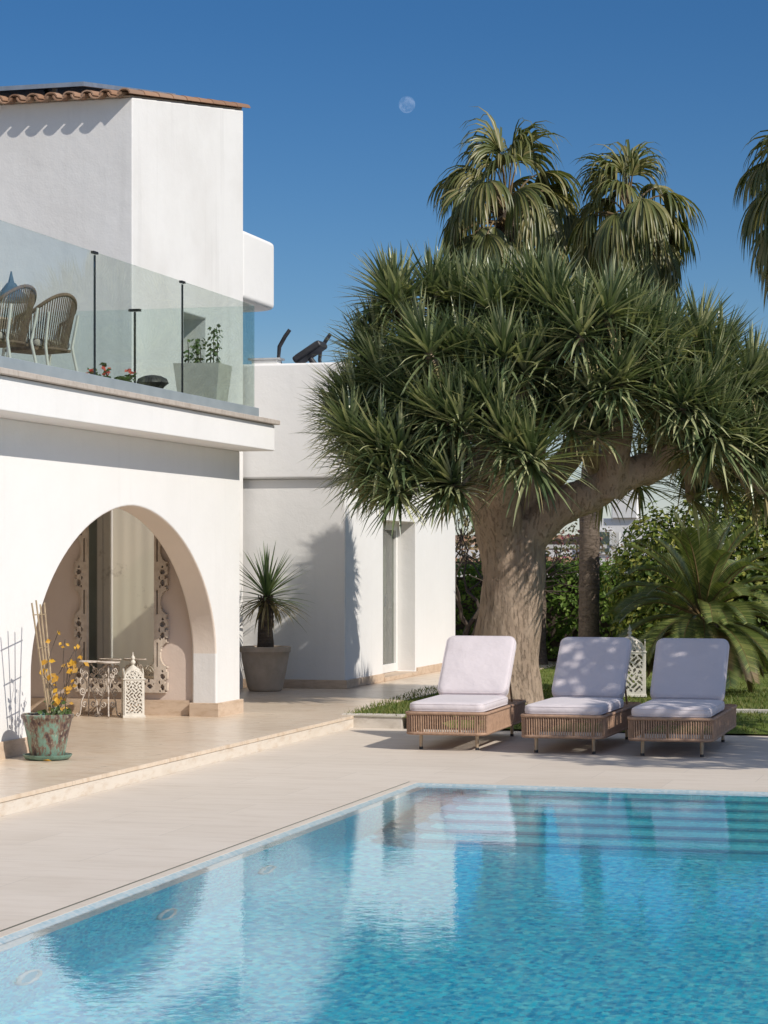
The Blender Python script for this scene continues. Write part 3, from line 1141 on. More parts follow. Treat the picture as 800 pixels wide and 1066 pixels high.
m.tube([(DXo + .02, 28.10, 1.02), (DXo + .06, 28.10, 1.02), (DXo + .06, 28.10, 1.16), (DXo + .02, 28.10, 1.16)], .008, 6)
m.build('handle', M['panel_frame'], door, 60)
m = MB()
vs = []
n_ = 90
for k in range(n_ + 1):
    y = 27.36 + 1.48 * k / n_
    x = DXo - .14 + .025 * math.sin(k * 1.3) + .01 * math.sin(k * .47)
    vs += [(x, y, .22), (x, y, 2.15)]
m.add(vs, [(2 * k, 2 * k + 2, 2 * k + 3, 2 * k + 1) for k in range(n_)])
cur = m.build('curtain', M['curtain'], door, 180)
sd = cur.modifiers.new('solid', 'SOLIDIFY'); sd.thickness = 0.004

# small roof vent box on the parapet
vb = thing('roof_vent', 'small white capped vent box on top of the annex parapet', 'vent', (-8.45, 25.72, 3.90))
m = MB(); m.box(-.16, -.07, .0, .16, .07, .05); m.build('body', M['white_frame'], vb, local=True, bevel=.005)
m = MB(); m.box(-.20, -.09, .051, .20, .09, .075); m.build('cap', M['panel_frame'], vb, local=True, bevel=.005)

# elliptical trainer on the annex roof
et = thing('exercise_machine', 'black elliptical exercise machine with upright handlebars on the annex roof', 'exercise machine', (-8.17, 26.55, 2.96))
m = MB(); m.box(-.55, -.22, 0, -.45, .22, .06); m.box(.75, -.22, 0, .85, .22, .06); m.box(-.5, -.04, .03, .8, .04, .09)
m.build('base', M['black_plastic'], et, local=True, bevel=.01)
m = MB(); m.lathe([(.02, -.07), (.26, -.07), (.28, -.03), (.28, .03), (.26, .07), (.02, .07)], 28)
m.v = [(v[0] + .45, v[2], v[1] + .34) for v in m.v]
m.build('flywheel_housing', M['black_plastic'], et, 40, local=True)
m = MB(); m.tube([(.42, 0, .3), (.18, 0, .85), (.0, 0, 1.08)], [.05, .04, .035], 10)
m.build('mast', M['black_plastic'], et, 40, local=True)
m = MB()
cm = Matrix.Translation((.0, 0, 1.15)) @ Matrix.Rotation(R(-32), 4, 'Y')
b_ = MB(); b_.box(-.20, -.16, -.045, .20, .16, .045)
m.v = [tuple(cm @ Vector(v)) for v in b_.v]; m.f = b_.f
con = m.build('console', M['black_plastic'], et, local=True, bevel=.03)
b_ = MB(); b_.box(-.15, -.12, .046, .15, .12, .05)
s_ = MB(); s_.v = [tuple(cm @ Vector(v)) for v in b_.v]; s_.f = b_.f
s_.build('screen', M['screen'], con, local=True)
for sx, yy, ph in ((-1, -.30, 0), (1, .30, 1)):
    m = MB()
    dx = -.27 if ph == 0 else .06
    m.tube([(.0 + dx, yy, .45), (.02 + dx, yy, .9), (-.03 + dx, yy, 1.08), (-.02 + dx, yy, 1.20), (.05 + dx, yy, 1.32), (.11 + dx, yy, 1.40)], [.02, .02, .022, .026, .026, .024], 10)
    m.build('handlebar', M['black_plastic'], et, 60, local=True)
    m = MB()
    m.box(-.35 + dx * .4, yy * .6 - .08, .22, .05 + dx * .4, yy * .6 + .08, .25)
    m.build('pedal', M['black_plastic'], et, local=True, bevel=.01)

# ================================================================== FAR BACKGROUND
def wall_box(nm, bx, mat, par, **k):
    m = MB(); m.box(*bx); return m.build(nm, mat, par, **k)


fv = thing('neighbour_house', 'distant white house with terracotta roof and chimney beyond the garden hedge', 'house', (-7, 52, 0))
wall_box('wall', (-13.2, 51, 0, -8.2, 58, 1.85), M['plaster'], fv)
wall_box('upper_wall', (-9.35, 50.9, 1.5, -7.4, 56, 2.55), M['plaster'], fv, bevel=.02)
wall_box('chimney', (-8.62, 50.8, 2.55, -8.05, 51.3, 3.5), M['plaster'], fv, bevel=.02)
m = MB()
for (x0, x1, y0, z0) in ((-13.6, -9.4, 50.7, 1.5), (-9.3, -7.2, 50.5, 1.05)):
    k = 0
    x = x0
    while x < x1:
        vs = []
        for (yy, zz) in ((y0, z0), (y0 + 1.6, z0 + .62)):
            for q in range(6):
                a = PI * q / 5
                vs.append((x + .11 * math.cos(a), yy, zz + .09 * math.sin(a)))
        m.add(vs, [(q, q + 1, 7 + q, 6 + q) for q in range(5)])
        x += .22
m.build('roof', M['tile'], fv, 60)
for y, x in ((50.86, -8.9),):
    f_ = wall_box('window', (x - .28, 50.85, 1.75, x + .28, 50.895, 2.3), M['white_frame'], fv)
    wall_box('pane', (x - .23, 50.84, 1.8, x + .23, 50.848, 2.25), M['window_glass'], f_)
gw = thing('garden_wall', 'low pale garden boundary wall with posts behind the clipped hedge', 'wall', (-5, 36, 0))
wall_box('wall', (-12, 36, 0, 8, 36.2, 1.42), M['plaster'], gw, bevel=.01)
for i in range(8):
    wall_box('post', (-11.5 + i * 1.35, 35.98, 1.42, -11.38 + i * 1.35, 36.1, 2.05), M['white_frame'], gw)
wall_box('rail', (-11.5, 36.02, 1.80, -1.9, 36.06, 1.86), M['white_frame'], gw)


def leafy(mb, n, fn, size, jit=0.35, up=0.35, rnd=random):
    for i in range(n):
        p, nr = fn()
        nv = Vector(nr) + Vector((rnd.gauss(0, jit), rnd.gauss(0, jit), rnd.gauss(0, jit) + up))
        mb.small_leaf(p, nv, size * rnd.uniform(.7, 1.3), .6)


random.seed(11)
hedge = thing('hedge', 'clipped bright green boundary hedge along the back of the lawn', 'hedge', (-4, 33.6, 0.1))
m = MB()


def hedge_pt():
    while True:
        x = random.uniform(-8.6, 1.5)
        f = random.random()
        bulge = .12 * noise.noise(Vector((x * 1.1, 3, 0))) + .06 * noise.noise(Vector((x * 4, 9, 0)))
        if f < .62:
            z = random.uniform(.05, 1.42)
            y = 33.1 + .25 * noise.noise(Vector((x * 1.6, z * 1.6, 5))) + .10 * noise.noise(Vector((x * 6, z * 6, 1))) + abs(random.gauss(0, .09))
            return (x, y, z + .1), (0, -1, .3)
        z = 1.40 + bulge + .06 * random.gauss(0, 1)
        y = random.uniform(33.05, 33.9)
        return (x, y, z + .1), (0, -.2, 1)


leafy(m, 15000, hedge_pt, .085)
m.build('foliage', M['hedge'], hedge)
m = MB()
random.seed(3)
for i in range(26):
    x = -8.4 + i * .38
    m.tube([(x, 33.5, .05), (x + random.gauss(0, .05), 33.5, .6), (x + random.gauss(0, .15), 33.45, 1.3)], [.022, .017, .006], 6)
m.build('stems', M['twig'], hedge)
wall_box('core', (-8.6, 33.42, .1, 1.5, 33.75, 1.36), M['twig'], hedge)

# broad shrub on the right
def shrub(name, label, cat, blobs, n, size, mat, loc, stems=True, flowers=0, fmat=None, group=None, seed=1):
    random.seed(seed)
    t_ = thing(name, label, cat, loc, 0, group)
    vol = [b[3] * b[4] for b in blobs]
    m = MB()
    tot = sum(vol)

    def pt():
        r_ = random.random() * tot
        for b, v in zip(blobs, vol):
            r_ -= v
            if r_ <= 0: break
        u = Vector((random.gauss(0, 1), random.gauss(0, 1), random.gauss(0, 1))).normalized()
        rad = (1 - abs(random.gauss(0, .16))) * (1 + .22 * noise.noise(u * 2.3 + Vector((b[0], b[1], b[2]))) + .14 * noise.noise(u * 6 + Vector((b[2], b[0], 0))))
        return (b[0] + u.x * b[3] * rad, b[1] + u.y * b[3] * rad, max(.05 + loc[2], b[2] + u.z * b[4] * rad)), u
    leafy(m, n, pt, size, .5, .25)
    m.build('foliage', mat, t_)
    m = MB()
    for b in blobs:
        for k in range(4):
            e = Vector((b[0], b[1], b[2])) + Vector((random.gauss(0, .4) * b[3], random.gauss(0, .4) * b[3], .4 * b[4]))
            s0 = Vector((loc[0] + (b[0] - loc[0]) * .35, loc[1] + (b[1] - loc[1]) * .35, loc[2]))
            mid = s0.lerp(e, .5) + Vector((random.gauss(0, .12), random.gauss(0, .12), .05))
            m.tube([s0, mid, e], [.03, .022, .008], 6)
    m.build('stems', M['twig'], t_)
    for k in range(flowers):
        p, u = pt()
        fm = MB()
        P = Vector(p) + Vector(u) * .08
        for q in range(5):
            a = 2 * PI * q / 5
            o_ = Vector((math.cos(a), -.3, math.sin(a))) * .035
            fm.small_leaf(P + o_, (0.2 + random.gauss(0, .3), -1, .2), .075, .8)
        fm.build('flower', fmat, t_)
    return t_


shrub('hibiscus_shrub', 'tall dark green shrub with scattered red flowers behind the sago palm', 'shrub',
      [(-4.65, 31.3, 1.55, .55, .80), (-4.45, 31.4, 1.0, .95, 1.0), (-3.7, 31.6, 1.7, 1.0, .95), (-2.9, 31.6, 1.75, 1.05, .95), (-2.2, 31.6, 1.6, 1.1, 1.1), (-3.4, 31.2, .8, 1.1, .9), (-1.2, 31.8, 1.6, 1.3, 1.2), (-4.7, 31.5, .5, .6, .6)],
      34000, .09, M['bush'], (-3.2, 31.5, .1), True, 9, M['red_petal'], seed=21)
shrub('flowering_shrub', 'small loose shrub with dark pink flowers showing above the hedge', 'shrub',
      [(-6.35, 35.0, 1.75, .55, .5), (-6.9, 35.1, 1.6, .5, .5)], 900, .07, M['bougainvillea'], (-6.6, 35, .1), seed=8)
shrub('dry_shrub', 'brownish leafy shrub between the annex corner and the dragon tree trunk', 'shrub',
      [(-7.75, 34.6, 1.85, .55, .8)], 900, .085, M['fan_dry'], (-7.75, 34.6, .1), seed=9)

# bare tree between annex and dragon tree
random.seed(14)
bt = thing('bare_tree', 'thin dark twisted leafless tree beside the annex corner', 'tree', (-7.62, 32.3, .12))
m = MB()


def twigs(p, d, r, n):
    if n == 0: return
    L = random.uniform(.28, .45)
    q = p + d * L
    mid = p.lerp(q, .5) + Vector((random.gauss(0, .03), random.gauss(0, .03), 0))
    m.tube([p, mid, q], [r, r * .85, r * .7], 6)
    for k in range(2 if n > 1 else 1):
        d2 = (d + Vector((random.gauss(0, .55), random.gauss(0, .4), random.gauss(.1, .35)))).normalized()
        twigs(q, d2, r * .68, n - 1)


twigs(Vector((-7.62, 32.3, .08)), Vector((.12, 0, 1)).normalized(), .085, 7)
m.build('trunk', M['twig'], bt, 60)

# ================================================================== DRAGON TREE
random.seed(77)
dt = thing('dragon_tree', 'large dragon tree with thick pale trunk and umbrella crown of sword leaves', 'tree', (-5.09, 23.52, .10))
# clumps of rosettes on the sunny side: x, y, z, rosettes, spread, leaf scale, how far it leans to the pool
CLUMPS = [(-6.34, 23.04, 4.55, 4, 0.17, 1.05, 0), (-6.66, 22.96, 3.98, 3, 0.15, 0.95, 0), (-6.62, 22.97, 3.58, 5, 0.18, 1.0, 0), (-6.69, 22.71, 3.02, 5, 0.2, 1.0, 0.2), (-6.38, 22.36, 2.59, 5, 0.2, 1.0, 0.3), (-5.91, 22.18, 2.83, 4, 0.2, 1.0, 0.2), (-5.85, 22.15, 2.42, 4, 0.16, 0.95, 0.4), (-5.34, 22.09, 2.25, 3, 0.12, 0.95, 0.4), (-4.55, 22.14, 2.42, 1, 0.0, 1.3, 0.75), (-4.86, 22.1, 2.67, 2, 0.12, 1.0, 0.5), (-5.68, 22.28, 3.41, 4, 0.2, 1.0, 0.1), (-5.94, 22.7, 3.94, 4, 0.2, 1.0, 0), (-5.57, 23.25, 4.43, 4, 0.18, 1.1, 0), (-5.25, 22.12, 2.96, 3, 0.16, 1.0, 0.3), (-5.38, 22.46, 3.85, 4, 0.2, 1.05, 0.1), (-4.99, 22.92, 4.39, 4, 0.18, 1.05, 0), (-4.5, 22.92, 4.36, 4, 0.18, 1.05, 0), (-4.01, 22.95, 4.23, 4, 0.18, 1.0, 0), (-4.82, 22.37, 3.68, 3, 0.16, 1.0, 0.2), (-4.23, 22.57, 3.83, 4, 0.2, 1.05, 0.2), (-3.73, 22.59, 3.46, 1, 0.0, 1.35, 0.7), (-3.7, 22.83, 3.89, 3, 0.15, 1.0, 0.1), (-3.4, 23.09, 3.97, 4, 0.18, 1.0, 0), (-3.27, 22.83, 3.4, 3, 0.14, 1.0, 0.4), (-3.03, 23.22, 3.75, 4, 0.18, 1.0, 0), (-2.84, 23.01, 2.88, 1, 0.0, 1.4, 0.85), (-2.71, 23.36, 3.43, 4, 0.18, 1.0, 0.1), (-2.48, 23.46, 3.0, 3, 0.14, 1.0, 0.5), (-2.4, 24.12, 3.43, 3, 0.16, 1.0, 0.1), (-2.6, 23.22, 2.65, 2, 0.1, 1.0, 0.6), (-2.02, 24.22, 3.13, 4, 0.2, 1.0, 0.2), (-3.97, 22.44, 3.34, 2, 0.12, 1.0, 0.4), (-3.12, 22.84, 3.16, 2, 0.1, 1.0, 0.5), (-5.08, 22.2, 3.3, 3, 0.15, 1.0, 0.3)]
CEN = Vector((-4.47, 23.65, 2.35))


def keep_lit(p):
    # the crown is open at the back, so the annex behind it stays mostly in the sun
    k = -SUN.y / SUN.x
    kz = SUN.z / SUN.x
    t_ = (25.64 - p.y) / k
    X, Z = p.x - t_, p.z - kz * t_
    if -10.5 < X < -7.46 and Z > .75 - .75 * (-7.46 - X): return False
    t_ = p.x + 7.46
    Yh, Z = p.y + k * t_, p.z - kz * t_
    if 25.7 < Yh < 29.0 and Z > -.1: return False
    return True


ros = []
ROS = []          # position, axis, leaf scale
for (cx_, cy_, cz_, n_, sp_, ls_, fc_) in CLUMPS:
    if cz_ > 3.9: cz_ -= .27
    elif cz_ > 3.2: cz_ -= .10
    if cx_ < -6.3: cx_ += .14
    if cz_ < 2.7: cz_ += .08
    if n_ == 1 and cx_ < -4.2: cz_ += .10; fc_ = .45
    c_ = Vector((cx_, cy_, cz_))
    rad = (c_ - (CEN + Vector((0, 0, -.6)))).normalized()
    lowl = max(0.0, min(1.0, (cz_ - 2.3) / 1.2))
    cax = (rad * .8 + Vector((0, 0, .35 + .5 * lowl)) * (1 - fc_) + Vector((.25, -.75, .35)) * fc_).normalized()
    for k in range(n_):
        o_ = Vector((random.gauss(0, 1), random.gauss(0, .8), random.gauss(0, .8))) * sp_
        if n_ == 1: o_ = Vector((0, 0, 0))
        p = c_ + o_
        while not keep_lit(p) and p.y > cy_ - .6: p.y -= .1
        ax = (cax + o_ * 1.3 + Vector((random.gauss(0, .1), random.gauss(0, .1), 0))).normalized()
        ros.append(p)
        ROS.append((p, ax, ls_ * random.uniform(.9, 1.1)))
nfront = len(ros)
tries = 0
while len(ros) < nfront + 70 and tries < 9000:
    tries += 1
    a = random.uniform(0, 2 * PI)
    el = math.asin(random.uniform(-.02, 1))
    p = CEN + Vector((2.2 * math.cos(el) * math.cos(a), (1.3 if math.sin(a) > 0 else 1.5) * math.cos(el) * math.sin(a), 1.80 * math.sin(el)))
    if not keep_lit(p): continue
    if p.y < 23.3: continue
    if all((p - q).length > .34 for q in ros): ros.append(p)
for k in range(70):
    a = random.uniform(0, 2 * PI)
    el = math.asin(random.uniform(.05, .95))
    q = random.uniform(.55, .8)
    p = (CEN + Vector((2.2 * q * math.cos(el) * math.cos(a), 1.2 * q * math.cos(el) * math.sin(a) - .1, .35 + 1.7 * q * math.sin(el))))
    if keep_lit(p): ros.append(p)
m = MB()
dry = MB()
for p in ros[nfront:]:
    ax = (p - (CEN + Vector((0, 0, -.75)))).normalized()
    lowl = max(0.0, min(1.0, (p.z - 2.3) / 1.2))
    ax = (Vector((ax.x * .75, ax.y * .75, ax.z)) + Vector((0, 0, .30 + .65 * lowl)) + Vector((random.gauss(0, .12), random.gauss(0, .12), 0))).normalized()
    ROS.append((p, ax, random.uniform(.9, 1.15)))
for p, ax, ls in ROS:
    u = ax.orthogonal().normalized()
    v = ax.cross(u)
    nl = random.randint(85, 110) if ls < 1.25 else 150
    for k in range(nl):
        th = R(3 + 92 * ((k + .5) / nl) ** .95 + random.gauss(0, 7))
        ph = k * 2.39996 + random.gauss(0, .12)
        dd = ax * math.cos(th) + (u * math.cos(ph) + v * math.sin(ph)) * math.sin(th)
        L = random.uniform(.44, .62) * ls * (1 - .12 * (k / nl < .12))
        base = p + dd * .03 - ax * .10 * (k / nl)
        m.leaf(base, dd, L, random.uniform(.030, .046), droop=random.uniform(.05, .85) * (.35 + .8 * th / 2), n=4, fold=.22, wmid=.2)
    for k in range(random.randint(8, 20)):
        ph = random.uniform(0, 2 * PI)
        th = R(random.uniform(95, 140))
        dd = ax * math.cos(th) + (u * math.cos(ph) + v * math.sin(ph)) * math.sin(th)
        dry.leaf(p - ax * .10 + dd * .03, dd, random.uniform(.35, .5), .026, droop=.8, n=4, fold=.2, wmid=.2)
m.build('crown', M['dragon'], dt, 180)
dry.build('dry_leaves', M['dragon_dry'], dt, 180)
# trunk and limbs, grown together
m = MB()
B = Vector((-5.12, 23.52, .05))
m.tube([B, B + Vector((0, 0, .12)), B + Vector((.0, 0, .5)), B + Vector((.06, 0, 1.0)), B + Vector((.10, 0, 1.4)), B + Vector((.09, 0, 1.75)), B + Vector((.07, 0, 1.95))], [.47, .405, .355, .33, .335, .33, .22], 24)
F0 = Vector((-5.24, 24.30, 1.62))


def TS(p):
    p = Vector(p)
    return Vector((p.x * .9677, p.y * .9677, 1.6 + (p.z - 1.6) * .9677))


LIMBS = [
    ([F0 + Vector((-.06, 0, .0)), (-5.38, 24.1, 2.08), (-5.62, 23.9, 2.5), (-5.9, 23.5, 2.8)], [.24, .20, .17, .12], 'a'),
    ([F0 + Vector((-.1, .1, -.1)), (-5.5, 24.3, 2.2), (-5.95, 24.25, 3.0), (-6.15, 24.1, 3.7)], [.22, .18, .14, .11], 'b'),
    ([F0 + Vector((0, -.05, -.1)), (-5.2, 23.9, 2.25), (-5.15, 23.4, 2.7), (-5.1, 23.0, 2.9)], [.2, .15, .12, .10], 'c'),
    ([F0 + Vector((.05, .05, -.1)), (-5.05, 24.3, 2.4), (-4.85, 24.0, 3.2), (-4.9, 23.9, 3.9)], [.22, .17, .13, .10], 'd'),
    ([F0 + Vector((.06, 0, .05)), (-4.84, 24.30, 2.06), (-4.36, 24.33, 2.30), (-3.60, 24.40, 2.64), (-3.0, 24.45, 2.88)], [.24, .20, .185, .15, .11], 'e'),
    ([(-4.15, 24.34, 2.3), (-4.0, 24.1, 2.9), (-3.9, 23.8, 3.5)], [.17, .13, .09], 'f'),
    ([(-3.6, 24.4, 2.6), (-3.3, 24.1, 2.8), (-3.1, 23.9, 3.0)], [.13, .11, .08], 'g'),
    ([F0 + Vector((.05, .15, -.1)), (-5.0, 24.7, 2.3), (-4.6, 25.2, 2.9), (-4.4, 25.5, 3.3)], [.2, .17, .13, .10], 'h'),
    ([F0 + Vector((-.05, .15, -.1)), (-5.4, 24.8, 2.4), (-5.7, 25.2, 3.0)], [.2, .15, .11], 'i'),
    ([(-3.8, 24.38, 2.5), (-3.5, 24.9, 2.9), (-3.2, 25.3, 3.2)], [.14, .11, .08], 'j'),
]
nodes = []
for pts, rad, _ in LIMBS:
    pts = [TS(p) for p in pts]
    P2, R2 = [], []
    for i in range(len(pts) - 1):
        for q in range(4):
            P2.append(pts[i].lerp(pts[i + 1], q / 4) + Vector((0, 0, .04 * math.sin(PI * q / 4))))
            R2.append(rad[i] + (rad[i + 1] - rad[i]) * q / 4)
    P2.append(pts[-1]); R2.append(rad[-1])
    m.tube(P2, R2, 16)
    nodes += list(zip(P2[len(P2) // 2:], R2[len(P2) // 2:]))
for p in ros:
    nd, nr = min(nodes, key=lambda q: (q[0] - p).length + .35 * max(0, q[0].z - p.z + .1))
    ax = (p - CEN + Vector((0, 0, 1.2))).normalized()
    mid = nd.lerp(p, .55) - Vector((0, 0, .10)) + ax * .02
    r0 = min(nr * .8, .085)
    m.tube([nd, nd.lerp(mid, .5), mid, p - ax * .12, p], [r0, r0 * .9, r0 * .8, .055, .045], 10)
trk = m.build('trunk', M['dragon_bark'], dt)
rm = trk.modifiers.new('fuse', 'REMESH')
rm.mode = 'VOXEL'
rm.voxel_size = 0.024
sm = trk.modifiers.new('smooth', 'SMOOTH')
sm.iterations = 5
sm.factor = .6
bake(trk)
me = trk.data
o_ = OFF['dragon_tree']
NRM = [v.normal.copy() for v in me.vertices]
for v, vn in zip(me.vertices, NRM):
    w = v.co + o_
    a = math.atan2(w.y - 23.52, w.x + 5.08)
    lowz = max(0, 1 - abs(w.z - .9) / 1.2)
    dsp = .020 * noise.noise(Vector((w.x * 5, w.y * 5, w.z * 1.6))) + .012 * noise.noise(Vector((w.x * 14, w.y * 14, w.z * 3))) + 0.010 * lowz * math.sin(a * 7 + 2 * noise.noise(w * 1.1))
    dsp += .02 * math.exp(-((w.z - 1.62) / .16) ** 2) * noise.noise(w * 11)
    v.co += vn * dsp
if len(me.materials) == 0: me.materials.append(M['dragon_bark'])
me.shade_smooth()

# ================================================================== FAN PALMS
def fan_frond(mb, pet, base, d, plen, blen, tw, droop, nseg=32, span=155):
    d = Vector(d).normalized()
    # arching stalk
    pts = [Vector(base)]
    dd = d.copy()
    for k in range(5):
        pts.append(pts[-1] + dd * plen / 5)
        dd = (dd + Vector((0, 0, -1)) * droop * .20).normalized()
    pet.tube(pts, [.022, .019, .016, .014, .012, .010], 5)
    tip = pts[-1]
    side = dd.cross(Vector((0, 0, 1)))
    if side.length < .05: side = Vector((1, 0, 0))
    side.normalize()
    side = Matrix.Rotation(tw, 3, dd) @ side
    upv = side.cross(dd)
    for k in range(nseg):
        a = R(-span / 2 + span * k / (nseg - 1))
        ld = dd * math.cos(a) + side * math.sin(a) + upv * (.16 * (1 if k % 2 else -1) * .35 - .25 * abs(math.sin(a)))
        L = blen * (.72 + .28 * math.cos(a * .9)) * random.uniform(.9, 1.08)
        # united pleated part, then a drooping free tip
        mb.leaf(tip, ld, L, .040 * blen / .75, droop=(.8 + droop) * random.uniform(.8, 1.7), n=6, fold=.30, side=(side * math.cos(a) - dd * math.sin(a)), wmid=.5, tip=.02)


def fan_palm(base, top, r0, r1, label, nf, plen, blen, seed, group, skirt=16):
    random.seed(seed)
    t_ = thing('fan_palm', label, 'palm tree', base, 0, group)
    b, tp = Vector(base), Vector(top)
    pts, rad = [], []
    for k in range(40):
        q = k / 39
        e = max(0.0, (q - .35) / .65)
        p = Vector((b.x + (tp.x - b.x) * e * e * (3 - 2 * e), b.y + (tp.y - b.y) * q, b.z + (tp.z - b.z) * q))
        pts.append(p)
        rad.append((r0 + (r1 - r0) * q) * (1.25 if k == 0 else 1) * (1 + .05 * (k % 2)))
    m = MB()
    m.tube(pts, rad, 16)
    # old leaf bases below the crown
    for k in range(70):
        q = random.uniform(.80, 1.0)
        p = b.lerp(tp, q)
        a = random.uniform(0, 2 * PI)
        dr = Vector((math.cos(a), math.sin(a), .9))
        m.leaf(p + Vector((math.cos(a), math.sin(a), 0)) * r1 * .9, dr, random.uniform(.14, .28), .06, droop=.2, n=2, side=Vector((-math.sin(a), math.cos(a), 0)))
    m.build('trunk', M['palm_bark'], t_, 60)
    cr, pet = MB(), MB()
    for k in range(nf):
        q = (k + .5) / nf
        el = R(84 - 128 * q ** .95 + random.gauss(0, 9))
        az = k * 2.39996 + random.gauss(0, .2)
        d = Vector((math.cos(el) * math.cos(az), math.cos(el) * math.sin(az), math.sin(el)))
        fan_frond(cr, pet, tp + Vector((0, 0, -.05 - .55 * q)) + d * .06, d, plen * random.uniform(.8, 1.15), blen * random.uniform(.85, 1.1), random.uniform(-.9, .9), 1.2 + 1.5 * q)
    cr.build('crown', M['fan'], t_, 180)
    pet.build('leaf_stalks', M['petiole'], t_, 60)
    dr, dp = MB(), MB()
    for k in range(skirt):
        el = R(random.uniform(-75, -22))
        az = random.uniform(0, 2 * PI)
        d = Vector((math.cos(el) * math.cos(az), math.cos(el) * math.sin(az), math.sin(el)))
        fan_frond(dr, dp, tp + Vector((0, 0, -.4)) + d * .05, d, plen * random.uniform(.5, .8), blen * random.uniform(.7, .95), random.uniform(-1, 1), 2.2, nseg=18, span=100)
    dr.build('dry_fronds', M['fan_dry'], t_, 180)
    dp.build('dry_stalks', M['petiole'], t_, 60)
    return t_


fan_palm((-6.6, 32.4, .10), (-6.98, 32.3, 6.62), .16, .15, 'taller shaggy fan palm on the left, directly behind the dragon tree crown', 74, .80, .84, 31, 'fan palms behind the dragon tree', 40)
fan_palm((-5.69, 31.65, .10), (-5.16, 31.85, 6.40), .145, .13, 'slimmer fan palm with trunk showing between the loungers and rounded crown', 62, .58, .78, 47, 'fan palms behind the dragon tree')
fan_palm((-2.3, 30.7, .10), (-2.46, 30.7, 6.62), .17, .15, 'fan palm cut off by the right picture edge', 60, .70, .86, 53, 'fan palms behind the dragon tree')

# ================================================================== SAGO PALM
random.seed(19)
sg = thing('sago_palm', 'low sago palm with arching feathery fronds behind the right hand lounger', 'palm', (-3.36, 25.9, .10))
m = MB()
SB = Vector((-3.36, 25.9, .08))
pts = [SB + Vector((0, 0, .84 * k / 14)) for k in range(15)]
m.tube(pts, [.20 + .02 * (k % 2) - .003 * k for k in range(15)], 16)
for k in range(140):
    a = random.uniform(0, 2 * PI)
    z = random.uniform(.05, .7)
    m.leaf(SB + Vector((math.cos(a) * .17, math.sin(a) * .17, z)), (math.cos(a), math.sin(a), 1.0), .10, .06, n=2, droop=.1, side=Vector((-math.sin(a), math.cos(a), 0)))
m.build('trunk', M['yucca_bark'], sg)


def pinnate(mb, rac, base, d, L, droop, ll, npair=56):
    d = Vector(d).normalized()
    p = Vector(base)
    seg = npair
    pts = [p.copy()]
    side0 = d.cross(Vector((0, 0, 1)))
    if side0.length < .05: side0 = Vector((1, 0, 0))
    side0.normalize()
    for k in range(seg):
        q = k / seg
        p = p + d * (L / seg)
        pts.append(p.copy())
        d = (d + Vector((0, 0, -1)) * droop / seg * (0.4 + 1.2 * q)).normalized()
        if q > .12:
            up = side0.cross(d)
            l_ = ll * (math.sin(PI * min(1, (q - .08) * 1.02)) ** .55 + .05)
            for s_ in (-1, 1):
                ld = side0 * s_ * .80 + d * .62 + up * .32
                w = .0082
                sv = d
                a = p
                b = p + ld.normalized() * l_ * .55
                c = p + ld.normalized() * l_ + Vector((0, 0, -.012))
                mb.add([tuple(a - sv * w), tuple(a + sv * w), tuple(b + sv * w), tuple(b - sv * w), tuple(c)], [(0, 1, 2, 3), (3, 2, 4)])
    rac.tube(pts[::4] + [pts[-1]], [.013 * (1 - .8 * i / (len(pts[::4]))) for i in range(len(pts[::4]) + 1)], 5)


m, rc = MB(), MB()
for k in range(66):
    q = (k + .5) / 66
    el = R(82 - 96 * q + random.gauss(0, 5))
    az = k * 2.39996 + random.gauss(0, .15)
    d = Vector((math.cos(el) * math.cos(az), math.cos(el) * math.sin(az), math.sin(el)))
    pinnate(m, rc, SB + Vector((0, 0, .86)) + d * .08, d, random.uniform(.95, 1.25), random.uniform(1.1, 1.9), .19)
m.build('crown', M['sago'], sg)
rc.build('frond_ribs', M['sago_dry'], sg, 60)
m, rc = MB(), MB()
for k in range(20):
    el = R(random.uniform(-35, 5))
    az = random.uniform(0, 2 * PI)
    d = Vector((math.cos(el) * math.cos(az), math.cos(el) * math.sin(az), math.sin(el)))
    pinnate(m, rc, SB + Vector((0, 0, .78)) + d * .08, d, random.uniform(.75, .95), random.uniform(1.4, 2.2), .15)
m.build('dry_fronds', M['sago_dry'], sg)
rc.build('dry_ribs', M['petiole'], sg, 60)

# a broad tree right of the pool, outside the frame, that shades the loungers
random.seed(61)
SHX, SHY = 1.2, 18.3
shade = shrub('carob_tree', 'broad leafy carob tree standing right of the pool', 'tree',
              [(SHX, SHY + .3, 4.0, 1.15, .75), (SHX + .9, SHY - .2, 4.3, 1.0, .8), (SHX - .5, SHY + 1.1, 3.6, .75, .6), (SHX + .4, SHY + 1.2, 4.4, .9, .7), (SHX + .9, SHY - 1.7, 4.0, 1.05, .55), (SHX + 1.7, SHY - 1.3, 3.9, .9, .6)], 9000, .14, M['bush'], (SHX + 1.0, SHY - .5, 0.0), seed=62)

